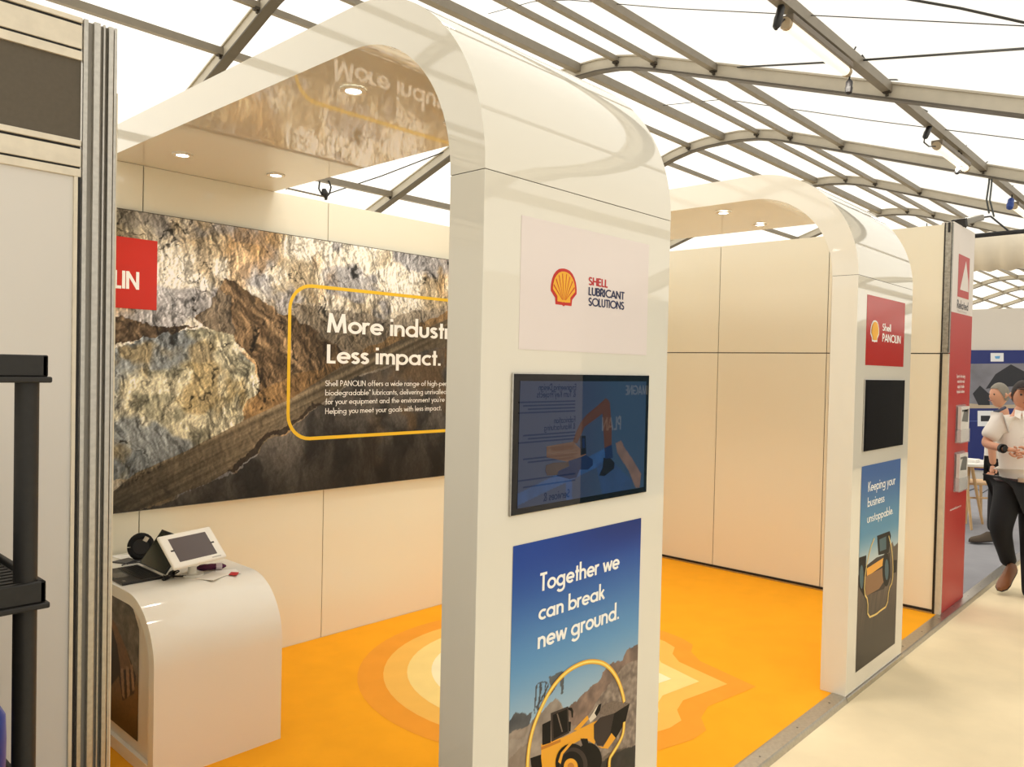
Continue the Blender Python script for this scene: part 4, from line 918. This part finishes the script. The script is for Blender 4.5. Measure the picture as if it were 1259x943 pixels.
def connector(px0_, px1_, lab, m=None, y=2.70, r_=.03):
    a = at('Y', y, *px0_); c_4 = at('Y', y, *px1_); d_ = c_4 - a
    return B().tube([a, a + d_ * .15, a + d_ * .5, a + d_ * .55, a + d_ * .9, c_4], [r_ * .5, r_, r_, r_ * 1.15, r_, r_ * .4], 10).build('cable_connector', m or mat('connector_black', (20, 18, 18), .5), None, smooth=True, label=lab, cat='connector')
cableobj('hanging_cable', onY([(962, -5), (961, 5)]), .008, cbm, 'short black cable above the connector left of the nearest strip light', 'cable')
connector((961.5, 5), (954, 36), 'black cable connector hanging left of the nearest strip light')
cableobj('hanging_cable', onY([(958, 30), (964, 24), (970, 26)]), .008, cbm, 'black cable running from the connector into the nearest strip light', 'cable')
cableobj('hanging_cable', onY([(1052, 58), (1048, 66), (1046, 80), (1044, 100)]), .008, cbm, 'black cable dropping from the purlin at the far end of the nearest strip light', 'cable')
connector((1044.5, 98), (1043, 116), 'black cable connector hanging below the far end of the nearest strip light')
cableobj('hanging_cable', onY([(1060, 68), (1068, 80), (1080, 92), (1092, 98), (1104, 98)]), .008, cbm, 'black cable sagging below the purlin toward the nearest roof beam', 'cable')
cableobj('hanging_cable', onY([(1101, 103), (1100, 112), (1103, 123)]), .008, cbm, 'short black cable looped under the nearest roof beam', 'cable')
cableobj('hanging_cable', onY([(1122, 124), (1130, 132), (1140, 137)]), .009, cbm, 'black cable along the purlin just beyond the nearest roof beam', 'cable')
cableobj('hanging_cable', onY([(1147, 146), (1143, 156)]), .008, cbm, 'black cable above the connector of the second strip light', 'cable')
connector((1143.5, 154), (1137, 170), 'black cable connector above the near end of the second strip light')
cableobj('hanging_cable', onY([(1137, 168), (1136, 175), (1142, 180), (1150, 180)]), .008, cbm, 'black cable looping into the second strip light', 'cable')
cableobj('hanging_cable', onY([(1186, 180), (1192, 192), (1200, 201), (1210, 202), (1214, 199)]), .009, cbm, 'black cable sagging beyond the second strip light', 'cable')
cableobj('cable_tie_bundle', onY([(1184, 178), (1178, 187), (1181, 186), (1188, 179), (1182, 188), (1180, 198)]), .009, cbm, 'tangled black cable over the far end of the second strip light', 'cable')
connector((1181, 203), (1176, 213), 'black connector hanging under the far end of the second strip light')
cableobj('hanging_cable', onY([(1217, 204), (1216, 225), (1213, 245), (1216, 262)]), .012, mat('cable_grey', (70, 76, 78), .6), 'grey cable dropping toward the banner tower', 'cable')
cableobj('hanging_cable', onY([(1220, 206), (1219, 228), (1217, 246), (1222, 266)]), .012, mat('cable_slate', (84, 90, 92), .6), 'slate cable dropping beside the grey one toward the banner tower', 'cable')
connector((1243.5, 244), (1241, 257), 'blue cable connector left of the farthest strip light', mat('connector_blue', (26, 62, 140), .5), r_=.045)
cableobj('hanging_cable', onY([(1245, 228), (1244, 245)]), .010, cbm, 'black cable above the blue connector', 'cable')
cableobj('hanging_cable', [at('X', 12.3, *q) for q in ((1180, 292), (1200, 290), (1230, 287), (1262, 284))], .03, cbm, 'thick black cable strung just above the white duct', 'cable')
cableobj('hanging_cable', [at('X', 12.0, *q) for q in ((1203, 268), (1218, 266), (1240, 284), (1262, 285))], .012, cbm, 'thin cable from the floodlight toward the white duct', 'cable')
wirem = mat('steel_wire', (66, 66, 64), .5, .5)
def onroof(px, py, d=.12):      # where a line of sight meets a surface just under the membrane
    best = None
    for i in range(len(mp) - 1):
        (y0_, z0_), (y1_, z1_) = mp[i], mp[i + 1]; z0_ -= d; z1_ -= d; q = ray(px, py); n_z = Vector((0, -(z1_ - z0_), (y1_ - y0_)))
        t = (Vector((0, y0_, z0_)) - CAM).dot(n_z) / q.dot(n_z); p = CAM + q * t
        if t > 0 and y0_ - 1e-4 <= p.y <= y1_ + 1e-4 and (best is None or t < best[0]): best = (t, p)
    return best[1]
def densify(p, n=8): return [(p[i][0] + (p[i + 1][0] - p[i][0]) * k / n, p[i][1] + (p[i + 1][1] - p[i][1]) * k / n) for i in range(len(p) - 1) for k in range(n)] + [p[-1]]
def wire(pxs, X_, lab, r_=.010): return B().tube([onroof(*q) for q in densify(pxs)], r_, 6).build('bracing_wire', wirem, None, smooth=True, label=lab, cat='wire', group='roof bracing wires')
wire([(882, 84), (1030, 76), (1270, 59)], 8.25, 'dark bracing wire crossing the roof below the nearest strip light')
wire([(1100, -4), (1180, 10), (1265, 29)], 7.0, 'dark bracing wire at the top right corner of the picture', .009)
wire([(700, 0), (820, 10), (960, 17), (1262, 32)], 8.6, 'thin pale wire running across the top right roof', .004)
wire([(404, 238), (470, 216), (558, 182)], 7.6, 'dark bracing wire seen through the gap behind the front arch', .010)
wire([(600, 17), (655, 2), (700, 0)], 8.5, 'thin pale wire meeting the ridge above the front arch', .004)
wire([(800, 131), (890, 122), (1070, 148), (1262, 172)], 12.6, 'thin pale wire crossing the roof between the first and second beams', .005)
# cable and strip light behind the arch, above the mural wall
sl = empty('strip_light', (3.3, 10.7, 4.3), 'strip light seen end on just above the mural wall', 'strip light', 'strip lights hung below the roof purlin')
q0 = at('Y', 10.6, 352, 236); q1 = at('Y', 10.6, 397, 246)
B().tube([q0, q1], .045, 12).build('diffuser', tubem, sl, smooth=True); B().tube([q0 + Vector((0, 0, .05)), q1 + Vector((0, 0, .05))], .022, 8).build('fitting', MATS['lamp_body'], sl)
cableobj('hanging_cable', [at('Y', 10.6, *q) for q in ((393, 223), (392, 232), (396, 240), (400, 244), (405, 238), (407, 230), (404, 222))], .014, cbm, 'black cable loop hanging over the mural wall', 'cable')
B().tube([at('Y', 10.6, 398, 232), at('Y', 10.6, 399, 238), at('Y', 10.6, 401, 246)], [.03, .06, .02], 8).build('cable_connector', MATS['connector_black'], None, smooth=True, label='black connector hanging in the cable loop over the mural wall', cat='connector')
# duct
du = empty('ventilation_duct', (20, 4, 4.5), 'fat white ribbed fabric air duct under the roof, right edge', 'duct')
dm = mat('duct_white', (226, 216, 198), .7); rr_ = .42; zc = 4.51; XD = 20
b = B(); pts = []; rad = []
for k in range(160):
    y_ = -3.0 + k * .10; pts.append((XD, y_, zc)); rad.append(rr_ + (.03 if k % 4 == 0 else (-.03 if k % 4 == 2 else 0)))
b.tube(pts, rad, 28); b.build('duct_sleeve', dm, du, smooth=True)
for k in range(8): B().tube([(XD, -2.5 + k * 2, zc + rr_), (XD, -2.5 + k * 2, zc + rr_ + .35)], .012, 6).build('strap', wirem, du)

# ================================================================ STAND ACROSS THE AISLE (seen in the glossy screen)
YO = -2.2
xo0, xo1 = 3.8, 8.2
wo = empty('wall_opposite', (5, YO, 0), kind='structure')
B().box((xo0, YO - .06, -.03), (xo1, YO, 2.6)).build('panel', mat('opposite_white', (228, 224, 216), .5), wo)
B().box((12.0, YO - .06, -.03), (26.0, YO, 2.6)).build('panel', mat('opposite_dark', (38, 38, 44), .6), wo)
yref = 2 * (YF - .010) - YO
def pr(px, py): q = at('Y', yref, px, py); return Vector((q.x, YO + .002, q.z))
xm = pr(714, 540).x
ob = empty('information_board', (xm, YO, .5), 'white and slate blue information board on the stand across the aisle', 'board')
B().box((xm - 1.75, YO + .0005, .2), (xm - .002, YO + .012, 2.55)).build('white_panel', mat('board_white', (226, 226, 232), .5), ob)
B().box((xm + .002, YO + .0005, .2), (xm + 1.9, YO + .012, 2.55)).build('blue_panel', mat('board_slate_blue', (84, 122, 148), .5), ob)
bt_ = mat('board_text', (44, 48, 66), .5); yo_ = YO + .0135
def rtext(s_, right_px, left_px, m, wt=.14, capk=1.):   # read from the aisle: runs towards -X
    a = pr(*right_px); c_5 = pr(*left_px); wd_ = a.x - c_5.x
    text_b(s_, (a.x, yo_, a.z), (-1, 0, 0), (0, 0, 1), wd_ / textwidth(s_) * capk, wd_, wt).build('lettering', m, ob, fixn=False)
for s_, r__, l__ in (('Engineering Design', (707, 479.5), (661, 478)), ('& Turn Key Projects', (706.5, 488), (659, 487)), ('Fabrication', (706, 519), (680, 519)), ('& Manufacturing', (706, 527), (668, 526)), ('Installation', (704, 552), (677, 550)), ('Services &', (699, 611), (667, 612))):
    rtext(s_, r__, l__, bt_)
for i, py_ in enumerate((493, 497, 501, 505, 531, 535, 539, 558, 562, 582, 590)):
    a = pr(706, py_); c_5 = pr(636 + (i % 3) * 6, py_); B().box((c_5.x, yo_ - .001, a.z - .008), (a.x, yo_, a.z + .008)).build('text_line', mat('board_fine_text', (120, 124, 140), .5), ob)
rtext('IMAGINE', (795, 485), (768, 484), white, .15); rtext('PLAN', (762, 528), (739, 526.5), white, .15)

# ================================================================ PEOPLE
def skinned(name, verts, edges, radii, m, parent, sub=2):
    me = bpy.data.meshes.new(name); me.from_pydata([tuple(v) for v in verts], edges, []); o = bpy.data.objects.new(name, me); col.objects.link(o)
    o.modifiers.new('skin', 'SKIN'); sv = me.skin_vertices[0].data if len(me.skin_vertices) else None
    if sv is None: bpy.context.view_layer.update(); sv = me.skin_vertices[0].data
    for i, r_ in enumerate(radii):
        sv[i].radius = (r_, r_) if not isinstance(r_, tuple) else r_
        sv[i].use_root = (i == 0)
    s_ = o.modifiers.new('sub', 'SUBSURF'); s_.levels = sub; s_.render_levels = sub
    dg_ = bpy.context.evaluated_depsgraph_get(); me2 = bpy.data.meshes.new_from_object(o.evaluated_get(dg_)); bpy.data.objects.remove(o)
    me2.name = name; me2.materials.clear(); me2.materials.append(m); me2.polygons.foreach_set('use_smooth', [True] * len(me2.polygons)); me2.update()
    return link(name, me2, None, parent)
def head(parent, c, face, hair_m, h_=.235, cap=False, up=Vector((0, 0, 1))):
    face = Vector(face); face.z = 0; face.normalize(); side = up.cross(face).normalized()
    nu, nv_ = 28, 20; vs = []
    def surf(a, e, k=1.):
        x_ = math.cos(e) * math.cos(a); y_ = math.cos(e) * math.sin(a); z_ = math.sin(e)       # x face, y side
        fx, sx_2, uz_ = x_ * .098, y_ * .077, z_ * .5 * h_
        if z_ < 0: sx_2 *= 1 + .25 * z_; fx *= (1 + .12 * z_) if x_ > 0 else (1 + .35 * z_)
        if x_ > 0:
            g1 = math.exp(-((a / .16) ** 2)); fx += .024 * g1 * math.exp(-((z_ + .12) / .16) ** 2)        # nose
            fx -= .010 * math.exp(-(((abs(a) - .38) / .16) ** 2)) * math.exp(-((z_ - .06) / .10) ** 2)     # eye sockets
            fx += .007 * math.exp(-((a / .35) ** 2)) * math.exp(-((z_ + .48) / .07) ** 2)                  # lips
            fx += .010 * math.exp(-((a / .4) ** 2)) * math.exp(-((z_ + .82) / .14) ** 2)                   # chin
        return c + face * fx * k + side * sx_2 * k + up * uz_ * k
    for j in range(nv_ + 1):
        e = -PI / 2 + PI * j / nv_
        for i in range(nu): vs.append(surf(-PI + 2 * PI * i / nu, e))
    fs = [(j * nu + i, j * nu + (i + 1) % nu, (j + 1) * nu + (i + 1) % nu, (j + 1) * nu + i) for j in range(nv_) for i in range(nu)]
    hd = B().add(vs, fs).build('head', skin, parent, smooth=True, fixn=True)
    for s_ in (-1, 1):
        B().tube([c + side * s_ * .072 + up * .02 - face * .01, c + side * s_ * .086 + up * .004 - face * .016, c + side * s_ * .074 - up * .024 - face * .004], [.012, .017, .009], 8).build('ear', skin, hd, smooth=True)
        B().tube([c + face * .083 + side * s_ * .031 + up * .010, c + face * .0895 + side * s_ * .031 + up * .010], [.010, .007], 8).build('eye', mat('eye_dark', (52, 40, 34), .3), hd)
    B().tube([c + face * .1 + side * .022 - up * .054, c + face * .108 - up * .056, c + face * .1 - side * .022 - up * .054], .0035, 6).build('mouth', mat('lip', (160, 92, 84), .5), hd, smooth=True)
    vs = []; fs = []; rows = 12
    for j in range(rows + 1):
        for i in range(nu):
            a = -PI + 2 * PI * i / nu; lowe = (.55 if abs(a) < .8 else (.55 - (abs(a) - .8) * 1.1)); lowe = max(lowe, -.42); e = lowe + (PI / 2 - lowe) * j / rows
            vs.append(surf(a, e, 1.07))
    fs = [(j * nu + i, j * nu + (i + 1) % nu, (j + 1) * nu + (i + 1) % nu, (j + 1) * nu + i) for j in range(rows) for i in range(nu)]
    B().add(vs, fs).build('cap' if cap else 'hair', hair_m, hd, smooth=True)
    if cap: B().obox(c + face * .125 + up * .055, face, side, up, .05, .065, .004).build('cap_peak', hair_m, hd, bevel=.003)
    return hd
def hand(parent, wrist, direction, curl, m=skin, thumb_side=None):
    d = Vector(direction).normalized(); c_6 = Vector(curl).normalized(); s_ = d.cross(c_6).normalized(); c_6 = s_.cross(d).normalized()
    palm_end = wrist + d * .085
    hb = [wrist, wrist + d * .03, palm_end]; o = skinned('hand', [wrist, wrist + d * .04 + s_ * .001, palm_end], [(0, 1), (1, 2)], [.026, (.034, .018), (.036, .016)], m, parent, 2)
    for k, (off, ln) in enumerate(((-.030, .068), (-.010, .078), (.011, .074), (.030, .058))):
        a = wrist + d * .075 + s_ * off; b_2 = a + (d * .8 + c_6 * .4) * ln * .5; c_7 = b_2 + (d * .35 + c_6 * .9) * ln * .45
        skinned('finger', [a, b_2, c_7], [(0, 1), (1, 2)], [.0095, .0088, .0075], m, o, 1)
    a = wrist + d * .028 - s_ * .026; b_2 = a + (d * .6 - s_ * .7) * .04; c_7 = b_2 + (d * .8 + c_6 * .3) * .034
    skinned('thumb', [a, b_2, c_7], [(0, 1), (1, 2)], [.013, .011, .009], m, o, 1)
    return o
def shoe(parent, heel, toe, m, up=Vector((0, 0, 1)), name='shoe'):
    heel = Vector(heel); toe = Vector(toe); d = (toe - heel); L = d.length; d.normalize(); s_ = d.cross(up).normalized(); u = s_.cross(d); b = B()
    st = ((0, .030, .055), (.12, .038, .085), (.3, .040, .088), (.5, .042, .062), (.7, .048, .050), (.88, .042, .042), (1, .016, .026)); vs = []; n = 12
    for t_, hw_, hh_ in st:
        for k in range(n):
            a = 2 * PI * k / n; vs.append(heel + d * L * t_ + s_ * hw_ * math.cos(a) + u * (max(0, math.sin(a)) * hh_ + .012 + min(0, math.sin(a)) * .004))
    fs = [(j * n + k, j * n + (k + 1) % n, (j + 1) * n + (k + 1) % n, (j + 1) * n + k) for j in range(len(st) - 1) for k in range(n)] + [tuple(range(n))[::-1], tuple((len(st) - 1) * n + k for k in range(n))]
    o = b.add(vs, fs).build(name, m, parent, smooth=True)
    vs = []
    for z_ in (0, .010):
        for t_, hw_, _ in st: vs.append(heel + d * L * t_ + s_ * (hw_ + .002) + u * z_)
        for t_, hw_, _ in reversed(st): vs.append(heel + d * L * t_ - s_ * (hw_ + .002) + u * z_)
    k = 2 * len(st); B().add(vs, [tuple(range(k))[::-1], tuple(range(k, 2 * k))] + [(i, (i + 1) % k, (i + 1) % k + k, i + k) for i in range(k)]).build('sole', mat('sole_dark', (40, 30, 26), .7), o)
    return o

# ---- man walking towards us, white shirt and black trousers
D1 = 6.36
def j1(px, py, dd=0): return atd(px, py, D1 + dd)
m1 = empty('person', (7.3, 1.1, -.03), 'man in white shirt, dark trousers and brown shoes walking in the aisle, hands clasped', 'person')
neck, chest, belly, pel = j1(1256, 508), j1(1254, 530), j1(1253, 562), j1(1255, 592)
rs, re, rwst = j1(1229, 519), j1(1211, 546, .02), j1(1235, 552, -.20)
ls, le, lw_ = j1(1283, 519), j1(1296, 548, .02), j1(1268, 557, -.22)
rh, rk, ra = j1(1241, 603), j1(1229, 650, -.05), j1(1241, 694, .12)
lh, lk, la = j1(1270, 603), j1(1268, 665, -.1), j1(1268, 738, -.15)
V = [pel, belly, chest, neck, j1(1256, 496), rs, re, rwst, ls, le, lw_, rh, rk, ra, lh, lk, la]
E_ = [(0, 1), (1, 2), (2, 3), (3, 4), (2, 5), (5, 6), (6, 7), (2, 8), (8, 9), (9, 10), (0, 11), (11, 12), (12, 13), (0, 14), (14, 15), (15, 16)]
skinned('body', V, E_, [.10, .10, .10, .055, .05, .05, .042, .028, .05, .042, .028, .07, .05, .038, .07, .05, .038], skin, m1)
skinned('shirt', [belly, j1(1253, 574), j1(1254, 585), chest, j1(1256, 514), rs, rs.lerp(re, .5), rs.lerp(re, .82), ls, ls.lerp(le, .5), ls.lerp(le, .82)], [(0, 1), (1, 2), (0, 3), (3, 4), (3, 5), (5, 6), (6, 7), (3, 8), (8, 9), (9, 10)],
        [(.178, .15), (.178, .15), (.172, .142), (.175, .14), (.10, .08), .085, .078, .075, .085, .078, .075], shirtm, m1)
skinned('trousers', [j1(1255, 597), rh, rh.lerp(rk, .5), rk, rk.lerp(ra, .6), ra, lh, lh.lerp(lk, .5), lk, la], [(0, 1), (1, 2), (2, 3), (3, 4), (4, 5), (0, 6), (6, 7), (7, 8), (8, 9)], [(.172, .15), .115, .105, .088, .068, .062, .115, .105, .085, .068], blackc, m1)
b = B(); bc = j1(1255, 588.5); b.tube([bc + R_ * .184 * math.cos(a) + Vector((F_.x, F_.y, 0)) * .150 * math.sin(a) for a in np.linspace(0, 2 * PI, 25)], .017, 6, cap=False); b.build('belt', mat('belt_brown', (58, 26, 24), .4), m1, smooth=True)
B().box(*[tuple(v) for v in (j1(1256, 590, -.175) - Vector((.022, .022, .018)), j1(1256, 590, -.175) + Vector((.022, .022, .018)))]).build('belt_buckle', alu, m1, bevel=.003)
B().tube([rwst.lerp(re, .16), rwst.lerp(re, .04)], .036, 16).build('wristwatch', mat('watch_black', (18, 18, 20), .3), m1, smooth=True)
B().tube([rwst.lerp(re, .10) - F_ * .030, rwst.lerp(re, .10) - F_ * .044], .021, 12).build('watch_face', black, m1)
head(m1, j1(1257.5, 486.5), -F_ - R_ * .35, mat('dark_cap', (46, 38, 36), .8), .235, cap=True)
hand(m1, rwst, (R_ * 1 - F_ * .1 - U_ * .1), (-U_ * .5 + F_ * .8)); hand(m1, lw_, (-R_ * 1 - F_ * .05 - U_ * .0), (-U_ * .5 + F_ * .8))
for s_, dz in ((-1, 0), (1, 0)): B().add([j1(1256, 506, -.07), j1(1256 + s_ * 8, 504, -.06), j1(1256 + s_ * 9, 512, -.10), j1(1256 + s_ * 2, 516, -.13)], [(0, 1, 2, 3)]).build('collar', shirtm, m1).modifiers.new('solid', 'SOLIDIFY').thickness = .006
browns = mat('brown_leather', (134, 82, 46), .5)
shoe(m1, j1(1246, 700, .10), j1(1229, 727, -.08), browns, up=(U_ * .5 + R_ * -.55 - F_ * .55).normalized()); shoe(m1, la + Vector((0, 0, -.105)) + F_ * .05, la + Vector((0, 0, -.105)) - Vector((F_.x, F_.y, 0)) * .24, browns)

# ---- grey-haired man behind, in profile to the left
D2 = 8.19
def j2(px, py, dd=0): return atd(px, py, D2 + dd)
m2 = empty('person', (9.4, 1.9, 0), 'grey-haired man in white shirt facing left behind the walking man', 'person')
pel, belly, chest, neck = j2(1230, 573), j2(1231, 552), j2(1233, 530), j2(1234, 509)
V = [pel, belly, chest, neck, j2(1233, 499), j2(1228, 521, -.17), j2(1219, 548, -.2), j2(1221, 572, -.18), j2(1238, 521, .17), j2(1236, 548, .2), j2(1226, 565, .1), j2(1229, 577, -.09), j2(1224, 616, -.09), j2(1221, 655, -.09), j2(1232, 577, .09), j2(1234, 616, .09), j2(1238, 655, .09)]
skinned('body', V, E_, [.09, .09, .09, .055, .05, .045, .042, .03, .045, .042, .03, .065, .05, .036, .065, .05, .036], skin, m2)
skinned('shirt', [belly, j2(1230, 572), chest, j2(1234, 512), V[5], V[5].lerp(V[6], .55), V[6].lerp(V[7], .15), V[8], V[8].lerp(V[9], .6), V[9]], [(0, 1), (0, 2), (2, 3), (2, 4), (4, 5), (5, 6), (2, 7), (7, 8), (8, 9)], [(.17, .15), (.16, .14), (.165, .14), (.10, .08), .085, .075, .07, .085, .075, .07], shirtm, m2)
skinned('trousers', [j2(1230, 577), V[11], V[11].lerp(V[12], .5), V[12], V[13], V[14], V[14].lerp(V[15], .5), V[15], V[16]], [(0, 1), (1, 2), (2, 3), (3, 4), (0, 5), (5, 6), (6, 7), (7, 8)], [(.14, .13), .10, .09, .078, .062, .10, .09, .078, .062], blackc, m2)
b = B(); b.tube([j2(1222, 507, -.10), j2(1228, 505, -.13), j2(1236, 501, -.11)], .016, 6)
b.build('shoulder_pattern', mat('dark_blue_check', (70, 76, 96), .8, noise=.4, nscale=120), m2, smooth=True)
head(m2, j2(1228.5, 486), -R_ - F_ * .15, mat('grey_hair', (134, 128, 118), .9), .25)
hand(m2, V[7], (-U_ - R_ * .2), (-R_ - F_ * .3))
shoe(m2, j2(1222, 665, -.09) * 1 + Vector((0, 0, 0)), j2(1192, 666.5, -.12), mat('grey_suede', (84, 72, 60), .8)); shoe(m2, j2(1238, 664, .09), j2(1210, 665.5, .06), MATS['grey_suede'])
